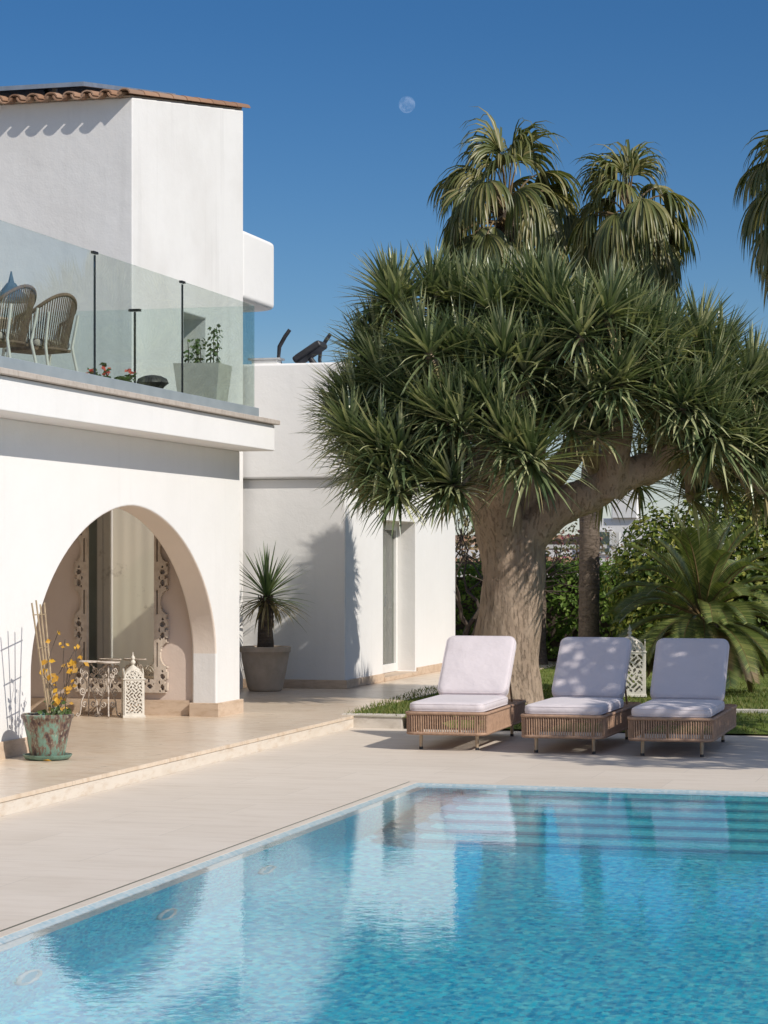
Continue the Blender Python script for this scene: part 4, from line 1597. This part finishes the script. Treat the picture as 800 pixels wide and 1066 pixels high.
# ================================================================== LOUNGERS
def lounger():
    t_ = thing('sun_lounger', 'x', 'sun lounger', (0, 0, 0), 0, 'sun loungers in a row by the pool')
    hx, y0, y1, r = .36, 0.0, 1.92, .085
    cy, hy = (y0 + y1) / 2, (y1 - y0) / 2

    def loop(ins, z):
        return [(x, y + cy, z) for x, y in rrect(hx - ins, hy - ins, r - ins * .5, 7)]
    fr = MB()
    fr.tube(loop(.012, .315), .014, 8, closed=True)
    fr.tube(loop(.020, .145), .014, 8, closed=True)
    for y in (.35, .75, 1.15, 1.55):
        fr.box(-hx + .02, y - .015, .285, hx - .02, y + .015, .30)
    frame = fr.build('frame', M['rope'], t_, 60, local=True)
    # rope strands wound around the rails
    rp = MB()
    lp = [Vector(p) for p in loop(.012, 0)]
    lp.append(lp[0])
    per = [0]
    for a, b in zip(lp[:-1], lp[1:]): per.append(per[-1] + (b - a).length)
    n = 250
    rs = random.Random(4)
    for k in range(n):
        s_ = per[-1] * k / n
        j = max(i for i in range(len(per)) if per[i] <= s_)
        j = min(j, len(lp) - 2)
        q = (s_ - per[j]) / max(1e-6, per[j + 1] - per[j])
        p = lp[j].lerp(lp[j + 1], q)
        c = Vector((0, cy, 0))
        inw = (c - p).normalized() * .006
        tw = rs.gauss(0, .0015)
        rp.tube([(p.x, p.y + tw, .325), (p.x + inw.x, p.y + inw.y + tw, .135)], .0063, 5)
    rp.build('rope_weave', M['rope'], t_, 60, local=True)
    st = MB()
    st.box(-hx + .03, .03, .301, hx - .03, 1.89, .316)
    st.build('platform', M['rope'], t_, local=True)
    for sx in (-1, 1):
        for yy in (.16, 1.76):
            lg = MB()
            lg.tube([(sx * .24, yy, .30), (sx * .243, yy, .02)], [.017, .014], 10)
            leg = lg.build('leg', M['champagne'], t_, 60, local=True)
            fc = MB()
            fc.tube([(sx * .243, yy, .022), (sx * .243, yy, 0)], [.0165, .0165], 10)
            fc.build('foot_cap', M['black_plastic'], leg, 60, local=True)
    cu = MB()
    pillow(cu, .325, .59, .09, .07, .04, Matrix.Translation((0, .61, .318)))
    sc_ = cu.build('seat_cushion', M['cushion'], t_, 180, local=True)
    pp = MB()
    for z in (.335, .39):
        pp.tube([(x, y + .61, z) for x, y in rrect(.3255 - .008, .5905 - .008, .066, 7)], .0055, 5, closed=True)
    pp.build('piping', M['cushion'], sc_, 60, local=True)
    bk = MB()
    ang = R(46)
    Mx = Matrix.Translation((0, 1.17, .375)) @ Matrix.Rotation(ang, 4, 'X') @ Matrix.Translation((0, .335, 0))
    pillow(bk, .32, .345, .10, .07, .042, Mx)
    bc_ = bk.build('back_cushion', M['cushion'], t_, 180, local=True)
    pp = MB()
    for z in (.018, .082):
        pp.tube([tuple(Mx @ Vector((x, y, z))) for x, y in rrect(.32 - .008, .345 - .008, .066, 7)], .0055, 5, closed=True)
    pp.build('piping', M['cushion'], bc_, 60, local=True)
    bf = MB()
    M2 = Matrix.Translation((0, 1.17, .36)) @ Matrix.Rotation(ang, 4, 'X')
    bf.tube([tuple(M2 @ Vector(p)) for p in [(-.29, .02, -.012), (-.29, .63, -.012), (.29, .63, -.012), (.29, .02, -.012)]], .013, 8)
    for yy in (.15, .35, .55):
        bf.tube([tuple(M2 @ Vector((-.29, yy, -.012))), tuple(M2 @ Vector((.29, yy, -.012)))], .010, 6)
    for sx in (-1, 1):
        bf.tube([tuple(M2 @ Vector((sx * .25, .45, -.02))), (sx * .25, 1.74, .30)], .010, 6)
    bf.build('back_frame', M['champagne'], t_, 60, local=True)
    return t_


LG = [(-4.61, 18.84, 'sunniest lilac lounger with tan rope frame, nearest the white annex'),
      (-3.60, 18.74, 'middle lilac lounger with tan rope frame, just left of the white garden lantern'),
      (-2.69, 18.66, 'shadiest lilac lounger with tan rope frame, in front of the sago palm')]
proto = lounger()
for i, (x, y, lab) in enumerate(LG):
    o = proto if i == 0 else copy_tree(proto)
    o.location = (x, y, 0.001)
    o.rotation_euler = (0, 0, R((1.5, -0.6, 0.8)[i]))
    o['label'] = lab
    for ch in o.children:
        if ch.name.startswith('back_cushion') or ch.name.startswith('seat_cushion'): pass

# ================================================================== LANTERNS, STANDS, MIRROR
def pierced(w, h, seed, bar=.10):
    """scrolling lattice of holes with a solid border"""
    def fn(x, z):
        if abs(x) > w / 2 - .10 * w or z < .06 * h or z > h - .05 * h: return True
        u, v = x / w * 8.5, z / w * 8.5
        a = math.sin(u * 2.1 + math.sin(v * 1.7 + seed) * 1.3) * math.cos(v * 2.2 + math.sin(u * 1.9) * 1.4)
        return abs(a) < .42
    return fn


def lantern(name, label, loc, w, h, rz, cell):
    t_ = thing(name, label, 'lantern', loc, rz)
    for k in range(4):
        m = MB()
        Mk = Matrix.Rotation(PI / 2 * k, 4, 'Z') @ Matrix.Translation((0, -w / 2, .025))
        mask_panel(m, w - .012, h * .62, cell, pierced(w, h * .62, k), .008, Mk)
        m.build('pierced_panel', M['lantern_white'], t_, local=True)
    m = MB()
    m.box(-w / 2 - .012, -w / 2 - .012, 0, w / 2 + .012, w / 2 + .012, .026)
    m.build('base', M['lantern_white'], t_, local=True, bevel=.004)
    m = MB()
    z1 = .025 + h * .62
    m.box(-w / 2 - .012, -w / 2 - .012, z1, w / 2 + .012, w / 2 + .012, z1 + .012)
    m.build('cornice', M['lantern_white'], t_, local=True, bevel=.003)
    # arched pierced gables and dome
    for k in range(4):
        m = MB()
        Mk = Matrix.Rotation(PI / 2 * k, 4, 'Z') @ Matrix.Translation((0, -w / 2 + .004, z1 + .012))
        gh = h * .17
        pf = pierced(w, h * .62, 2 + k)

        def gab(x, z):
            lim = (w / 2) * math.sqrt(max(0, 1 - (z / gh) ** 2))
            if abs(x) > lim: return False
            if abs(x) > lim - .02: return True
            return pf(x, z + .2)
        mask_panel(m, w - .012, gh, cell, gab, .008, Mk)
        m.build('gable', M['lantern_white'], t_, local=True)
    m = MB()
    zt = z1 + .012 + h * .02
    m.lathe([(w * .49, 0), (w * .45, h * .07), (w * .32, h * .14), (w * .16, h * .18), (w * .05, h * .205), (.012, h * .22)], 20, (0, 0, zt))
    m.build('dome', M['lantern_white'], t_, 40, local=True)
    m = MB()
    m.lathe([(.010, 0), (.024, .012), (.026, .028), (.012, .045), (.020, .058), (.018, .072), (.006, .09), (.003, .12)], 12, (0, 0, zt + h * .215))
    m.build('finial', M['lantern_white'], t_, 60, local=True)
    return t_


lantern('pierced_lantern', 'small white pierced metal lantern on the porch floor before the mirror', (-8.04, 20.43, TZ), .19, .54, R(28), .005)
lantern('garden_lantern', 'tall white pierced lantern standing on the lawn between two loungers', (-4.05, 25.05, TZ), .34, .74, R(10), .010)


def scroll(c, r0, turns, sgn, a0, n=26):
    pts = []
    for k in range(n + 1):
        q = k / n
        a = a0 + sgn * turns * 2 * PI * q
        r = r0 * (1 - .82 * q)
        pts.append((c[0] + r * math.cos(a), c[1] + r * math.sin(a)))
    return pts


def stand(label, loc, rz):
    t_ = thing('scroll_stand', label, 'plant stand', loc, rz, 'wrought iron stands in the porch')
    m = MB()
    m.tube([(.105 * math.cos(2 * PI * k / 28), .105 * math.sin(2 * PI * k / 28), .52) for k in range(28)], .008, 6, closed=True)
    m.lathe([(.10, 0), (.10, .006)], 28, (0, 0, .517))
    m.build('top', M['iron_white'], t_, 60, local=True)
    for k in range(3):
        a = 2 * PI * k / 3
        Mz = Matrix.Rotation(a, 4, 'Z')
        m = MB()
        curves = [[(.02, .50), (.05, .47), (.075, .43), (.06, .38), (.025, .33), (.02, .27), (.05, .21), (.085, .14), (.09, .07), (.10, .02), (.125, .004), (.14, .018), (.132, .035), (.118, .03)],
                  scroll((.065, .435), .035, 1.4, 1, -1.2), scroll((.075, .335), .032, 1.4, -1, 2.0), scroll((.07, .24), .036, 1.5, 1, -2.2), scroll((.05, .12), .034, 1.4, -1, .6), scroll((.035, .395), .022, 1.3, -1, .0)]
        for c in curves:
            m.tube([tuple(Mz @ Vector((x, 0, z))) for x, z in c], .007, 6)
        m.build('leg', M['iron_white'], t_, 60, local=True)
    return t_


stand('left white scrollwork iron stand in the porch, closest to the green pot', (-8.50, 20.46, TZ), R(114))
stand('right white scrollwork iron stand in the porch, next to the small lantern', (-8.27, 20.38, TZ), R(-66))

# mirror: whitewashed carved frame, hung on the end wall of the porch
mz0, mz1, mxc, mw = .34, 2.55, -8.275, .96
mir = thing('mirror', 'tall wall mirror in a whitewashed carved scroll frame inside the porch', 'mirror', (mxc, 20.75, mz0))
m = MB()
m.box(mxc - .345, 20.725, mz0 + .13, mxc + .345, 20.735, mz1 - .13)
m.build('mirror_glass', M['mirror'], mir)


def side_mask(x, z):
    # x: 0 at inner edge .. .135 outer; blocks and concave waists
    P_ = .50
    q = (z + .02) % P_
    if q > .27:
        c = (q - .27) / .23
        out = .135 - .075 * math.sqrt(max(0, 1 - (2 * c - 1) ** 2)) if 0 < c < 1 else .135
    else:
        out = .135 - .012 * (math.sin(q / .27 * PI * 5) > .55)
    if x > out: return False
    if .026 < x < .034: return False if (q > .27) else True
    if q <= .27:
        for (cx_, cz_, rx, rz_) in ((.085, .07, .022, .030), (.085, .175, .026, .026), (.055, .12, .008, .02), (.112, .125, .008, .022), (.085, .225, .010, .012), (.06, .035, .009, .012), (.112, .04, .009, .010)):
            if ((x - cx_) / rx) ** 2 + ((q - cz_) / rz_) ** 2 < 1: return False
    return True


for s_, nm in ((-1, 'frame_side'), (1, 'frame_side')):
    m = MB()
    H_ = mz1 - mz0
    Mk = Matrix.Translation((mxc + s_ * (.345 + .0675), 20.722, mz0))
    mask_panel(m, .135, H_, .0075, (lambda s2: (lambda x, z: side_mask(x * s2 + .0675, z)))(s_), .045, Mk)
    m.build(nm, M['mirror_frame'], mir)
m = MB()


def bot_mask(x, z):
    top = .13 - .05 * (math.cos(x * 18) > .2) * (abs(x) < .3) * .6
    if z > top: return False
    for cx_ in (-.30, -.2, -.1, 0, .1, .2, .30):
        if ((x - cx_) / .028) ** 2 + ((z - .06) / .022) ** 2 < 1: return False
        if ((x - cx_ - .05) / .012) ** 2 + ((z - .085) / .012) ** 2 < 1: return False
    return True


mask_panel(m, .69, .13, .0075, bot_mask, .045, Matrix.Translation((mxc, 20.722, mz0)))
m.build('frame_bottom', M['mirror_frame'], mir)
m = MB()
mask_panel(m, .69, .13, .0075, lambda x, z: bot_mask(x, .13 - z), .045, Matrix.Translation((mxc, 20.722, mz1 - .13)))
m.build('frame_top', M['mirror_frame'], mir)

# ================================================================== POTS
random.seed(9)
gp = thing('green_pot', 'mottled green glazed pot with yellowing climber on a cane trellis', 'potted plant', (-6.95, 15.93, TZ))
m = MB()
m.lathe([(.11, .02), (.128, .03), (.135, .06), (.155, .18), (.175, .27), (.186, .305), (.196, .315), (.198, .335), (.186, .342), (.172, .335), (.166, .30)], 40)
m.build('pot', M['green_pot'], gp, 45, local=True)
m = MB(); m.lathe([(.13, 0), (.165, .008), (.182, .03), (.184, .04), (.174, .04), (.16, .022), (.10, .016)], 40)
m.build('saucer', M['green_glaze'], gp, 45, local=True)
m = MB(); m.lathe([(.10, .28), (.168, .295), (.15, .30), (.02, .31)], 24)
m.build('soil', M['soil'], gp, 60, local=True)
m = MB()
tops = []
for k in range(4):
    e = -.21 + .14 * k
    tp = Vector((-.075 - .20 * e, e, 1.17 + .02 * math.sin(k * 2)))
    bs = Vector((.035 - .05 * e, e * .35, .29))
    tops.append((bs, tp))
    m.tube([bs, bs.lerp(tp, .5), tp], [.0085, .008, .007], 6)
for q in (.36, .62, .90):
    a = tops[0][0].lerp(tops[0][1], q)
    b = tops[3][0].lerp(tops[3][1], q)
    m.tube([a + (a - b) * .06, b + (b - a) * .06], .0045, 5)
m.build('trellis', M['cane'], gp, 60, local=True)
m = MB()
st = MB()
for k in range(7):
    p = Vector((.05 + random.gauss(0, .04), random.gauss(0, .04), .30))
    pts = [p.copy()]
    for q in range(7):
        p = p + Vector((random.gauss(.012, .035), random.gauss(0, .03), random.uniform(.03, .12)))
        pts.append(p.copy())
        for j in range(2 if q in (2, 3, 5) else 1):
            if random.random() < .5:
                m.small_leaf(p + Vector((random.gauss(0, .03), random.gauss(0, .03), random.gauss(0, .02))), (random.gauss(.5, .5), -1, random.gauss(.3, .4)), random.uniform(.03, .055), .7)
    st.tube(pts, .003, 4)
for (x, z) in ((.21, .72), (.22, .66), (.16, .52), (.10, .47), (.13, .43), (.06, .63), (.00, .66), (.07, .60), (.02, .72)):
    for j in range(2):
        m.small_leaf((x + random.gauss(0, .012), random.gauss(-.05, .04), z + random.gauss(0, .012)), (random.gauss(.5, .3), -1, random.gauss(.2, .4)), .058, .75)
st.tube([(.05, 0, .3), (.12, -.02, .45), (.19, -.04, .6), (.215, -.05, .72)], .003, 4)
m.build('yellow_leaves', M['yellow_leaf'], gp, local=True)
m2 = MB()
for k in range(40):
    m2.small_leaf((random.gauss(.05, .06), random.gauss(0, .06), .33 + abs(random.gauss(0, .05))), (random.gauss(0, .5), -1, .6), .05, .7)
m2.build('green_leaves', M['jade'], gp, local=True)
st.build('stems', M['twig'], gp, local=True)
m = MB()
m.small_leaf((-6.85, 15.70, TZ + .012), (.1, 0, 1), .07, .6)
tag(m.build('fallen_leaf', M['yellow_leaf']), 'single yellow leaf fallen on the terrace beside the green pot', 'leaf')

# yucca in clay pot
random.seed(23)
yp = thing('potted_yucca', 'spiky yucca in a large sand coloured clay pot beside the annex', 'potted plant', (-8.22, 24.98, TZ))
m = MB()
m.lathe([(.17, 0), (.185, .01), (.20, .04), (.235, .20), (.262, .36), (.275, .44), (.29, .45), (.293, .50), (.282, .508), (.262, .50), (.25, .44)], 64, ribs=32, ribamp=.008)
m.build('pot', M['clay_pot'], yp, 50, local=True)
m = MB(); m.lathe([(.1, .42), (.25, .455), (.2, .465), (.02, .47)], 24); m.build('soil', M['soil'], yp, local=True)
m = MB()
m.tube([(0, 0, .42), (.005, 0, .55), (0, 0, .70), (.01, 0, .85), (.02, 0, 1.0), (.02, 0, 1.10)], [.10, .095, .085, .088, .065, .04], 16)
for k in range(120):
    a = random.uniform(0, 2 * PI)
    z = random.uniform(.72, 1.05)
    m.leaf((.01 + math.cos(a) * .06, math.sin(a) * .06, z), (math.cos(a) * .5, math.sin(a) * .5, .9), .07, .035, n=2, droop=0, side=Vector((-math.sin(a), math.cos(a), 0)))
m.build('trunk', M['yucca_bark'], yp, 60, local=True)
m, dy = MB(), MB()
for k in range(120):
    if k % 4 == 3: continue
    th = R(4 + 116 * ((k + .5) / 120) ** .85 + random.gauss(0, 4))
    ph = k * 2.39996
    dd = Vector((math.sin(th) * math.cos(ph), math.sin(th) * math.sin(ph), math.cos(th)))
    tgt = m if (k < 98 or random.random() < .3) else dy
    tgt.leaf(Vector((.02, 0, 1.12 - .10 * k / 120)) + dd * .03, dd, random.uniform(.46, .60), random.uniform(.024, .032), droop=.10 + .5 * (k / 120) ** 2, n=5, fold=.25, wmid=.25)
for k in range(34):
    a = random.uniform(0, 2 * PI)
    dd = Vector((math.cos(a) * .8, math.sin(a) * .8, random.uniform(-.5, .2)))
    dy.leaf(Vector((.02 + math.cos(a) * .04, math.sin(a) * .04, 1.0 + random.uniform(-.06, .05))), dd, random.uniform(.30, .48), .022, droop=1.5, n=6, fold=.2, wmid=.2)
m.build('crown', M['yucca'], yp, 180, local=True)
dy.build('dry_leaves', M['yucca_dry'], yp, 180, local=True)

# ================================================================== BALCONY FURNITURE
FZ = 2.972


def terrace_chair():
    t_ = thing('rope_chair', 'x', 'chair', (0, 0, FZ), 0, 'rope chairs on the balcony')
    n = 18

    def U(w, d0, d1, z0, z1):
        # open U: arms run forward (y -), back curves at +y
        pts = []
        for k in range(n + 1):
            a = PI * k / n
            x = -w * math.cos(a)
            y = d0 + d1 * math.sin(a) ** .7
            z = z0 + (z1 - z0) * math.sin(a) ** 1.2
            pts.append(Vector((x, y, z)))
        return pts
    top = U(.275, -.02, .36, .64, .86)
    bot = U(.235, -.02, .24, .40, .40)
    m = MB(); m.tube(top, .017, 8); m.build('top_rail', M['taupe_rope'], t_, 60, local=True)
    m = MB(); m.tube(bot, .014, 8); m.box(-.235, -.26, .385, .235, .16, .41)
    m.build('seat_frame', M['taupe_rope'], t_, 60, local=True)
    m = MB()
    NS = 36
    for k in range(NS + 1):
        q = k / NS * n
        i = min(int(q), n - 1)
        a = top[i].lerp(top[i + 1], q - i)
        b = bot[i].lerp(bot[i + 1], q - i)
        m.tube([a, a.lerp(b, .5), b], .0062, 5)
    m.build('rope_back', M['taupe_rope'], t_, 60, local=True)
    for sx in (-1, 1):
        m = MB(); m.tube([(sx * .275, -.02, .64), (sx * .27, -.14, .42), (sx * .27, -.22, 0)], .014, 8); m.build('leg', M['cream_metal'], t_, 60, local=True)
        m = MB(); m.tube([(sx * .19, .30, .70), (sx * .17, .24, .42), (sx * .20, .34, 0)], .014, 8); m.build('leg', M['cream_metal'], t_, 60, local=True)
    m = MB(); pillow(m, .22, .22, .07, .05, .03, Matrix.Translation((0, -.03, .412))); m.build('cushion', M['chair_cushion'], t_, 180, local=True)
    return t_


c0 = terrace_chair()
CH = [(-7.82, 17.78, R(-112), 'woven rope chair on the balcony, nearer the dark glass post'), (-7.90, 17.12, R(-104), 'woven rope chair on the balcony, partly cut by the left picture edge')]
for i, (x, y, rz, lab) in enumerate(CH):
    o = c0 if i == 0 else copy_tree(c0)
    o.location = (x, y, FZ)
    o.rotation_euler = (0, 0, rz)
    o.scale = (.9, .9, .96)
    o['label'] = lab
tb = thing('balcony_table', 'round balcony table behind the woven rope chairs', 'table', (-8.85, 18.5, FZ))
m = MB(); m.lathe([(.50, 0), (.51, .012), (.50, .03)], 36, (0, 0, .70)); m.build('tabletop', M['table_top'], tb, 40, local=True)
m = MB(); m.lathe([(.26, 0), (.26, .02), (.05, .05), (.04, .6), (.10, .70)], 24); m.build('pedestal', M['cream_metal'], tb, 40, local=True)
ln = thing('table_lantern', 'blue grey pagoda topped lantern standing behind the balcony chairs', 'lantern', (-8.58, 18.87, FZ + .73))
m = MB(); m.lathe([(.10, .0), (.10, .015), (.085, .02)], 12); m.build('base', M['teal_metal'], ln, 40, local=True)
m = MB(); m.lathe([(.085, .02), (.10, .21)], 6); m.build('lamp_glass', M['glass'], ln, local=True)
m = MB(); m.lathe([(.165, .20), (.17, .225), (.15, .255), (.10, .29), (.06, .34), (.045, .36), (.03, .37), (.022, .40), (.006, .47)], 8); m.build('roof', M['teal_metal'], ln, 30, local=True)

# square planter
pl = thing('square_planter', 'tapered square concrete planter with leafy green plants on the balcony corner', 'potted plant', (-7.42, 20.66, FZ), R(3))
m = MB()


def taper(mb, a, b, z0, z1):
    mb.add([(-a, -a, z0), (a, -a, z0), (a, a, z0), (-a, a, z0), (-b, -b, z1), (b, -b, z1), (b, b, z1), (-b, b, z1)], [(0, 3, 2, 1), (0, 1, 5, 4), (1, 2, 6, 5), (2, 3, 7, 6), (3, 0, 4, 7)])
    c = b - .02
    mb.add([(-b, -b, z1), (b, -b, z1), (b, b, z1), (-b, b, z1), (-c, -c, z1), (c, -c, z1), (c, c, z1), (-c, c, z1), (-c, -c, z1 - .04), (c, -c, z1 - .04), (c, c, z1 - .04), (-c, c, z1 - .04)],
           [(0, 1, 5, 4), (1, 2, 6, 5), (2, 3, 7, 6), (3, 0, 4, 7), (4, 5, 9, 8), (5, 6, 10, 9), (6, 7, 11, 10), (7, 4, 8, 11)])


taper(m, .17, .225, 0, .49)
m.build('pot', M['concrete'], pl, local=True)
m = MB(); m.quad((-.203, -.203, .455), (.203, -.203, .455), (.203, .203, .455), (-.203, .203, .455)); m.build('soil', M['soil'], pl, local=True)
random.seed(4)
m, st = MB(), MB()
for (x, y, h) in ((-.12, -.1, .26), (-.05, -.02, .28), (.0, -.1, .22), (.10, .0, .36), (.12, .05, .40), (.04, .1, .25), (-.1, .1, .24)):
    p = Vector((x, y, .45))
    st.tube([p, p + Vector((.01, 0, h * .5)), p + Vector((.0, 0, h))], [.006, .005, .003], 5)
    for k in range(int(h * 95)):
        z = random.uniform(.10, 1.05) * h
        a = random.uniform(0, 2 * PI)
        r_ = random.uniform(.02, .065)
        m.small_leaf(p + Vector((math.cos(a) * r_, math.sin(a) * r_, z)), (math.cos(a), math.sin(a), .8), random.uniform(.035, .055), .8)
m.build('foliage', M['jade'], pl, local=True)
st.build('stems', M['twig'], pl, local=True)

# red flowers in a low bowl
fb = thing('flower_bowl', 'low bowl of red flowering leafy plant behind the glass balustrade', 'potted plant', (-7.36, 18.22, FZ))
m = MB(); m.lathe([(.08, 0), (.13, .05), (.15, .10), (.14, .10), (.12, .07)], 20); m.build('bowl', M['clay_pot'], fb, 50, local=True)
m, fl, st = MB(), MB(), MB()
for k in range(13):
    a = random.uniform(0, 2 * PI)
    e = Vector((.17 * math.cos(a), .17 * math.sin(a) * 1.2, random.uniform(.13, .27)))
    st.tube([(0, 0, .08), (e.x * .5, e.y * .5, e.z * .7), e], .005, 4)
    for j in range(6):
        q = random.uniform(.5, 1)
        m.small_leaf(e * q + Vector((random.gauss(0, .02), random.gauss(0, .02), .02)), (random.gauss(0, .6), random.gauss(0, .6), 1), .075, .6)
    if k % 3 == 0:
        for j in range(7):
            fl.small_leaf(e + Vector((random.gauss(0, .022), random.gauss(0, .022), random.gauss(.03, .012))), (random.gauss(0, .6), -.6, .6), .045, .8)
m.build('foliage', M['jade'], fb, local=True)
fl.build('flowers', M['red_petal'], fb, local=True)
st.build('stems', M['twig'], fb, local=True)
# bronze shell bowl
sb = thing('shell_bowl', 'small dark ribbed shell shaped ornament on the balcony edge', 'ornament', (-7.33, 19.10, FZ))
m = MB(); m.lathe([(.05, 0), (.06, .12), (.10, .17), (.135, .20), (.12, .235), (.07, .26), (.02, .27)], 30, ribs=10, ribamp=.10); m.build('shell', M['bronze'], sb, 50, local=True)
m = MB(); m.lathe([(.09, 0), (.09, .015), (.04, .03)], 20); m.build('foot', M['bronze'], sb, 50, local=True)

# ================================================================== MOON
me = bpy.data.meshes.new('moon')
bm = bmesh.new()
bmesh.ops.create_uvsphere(bm, u_segments=40, v_segments=24, radius=1.45)
bm.to_mesh(me)
bm.free()
me.shade_smooth()
me.materials.append(M['moon'])
moon = bpy.data.objects.new('moon', me)
COL.objects.link(moon)
moon.location = (-101.5, 387, 80.8)
tag(moon, 'pale daytime gibbous moon in the blue sky', 'moon')
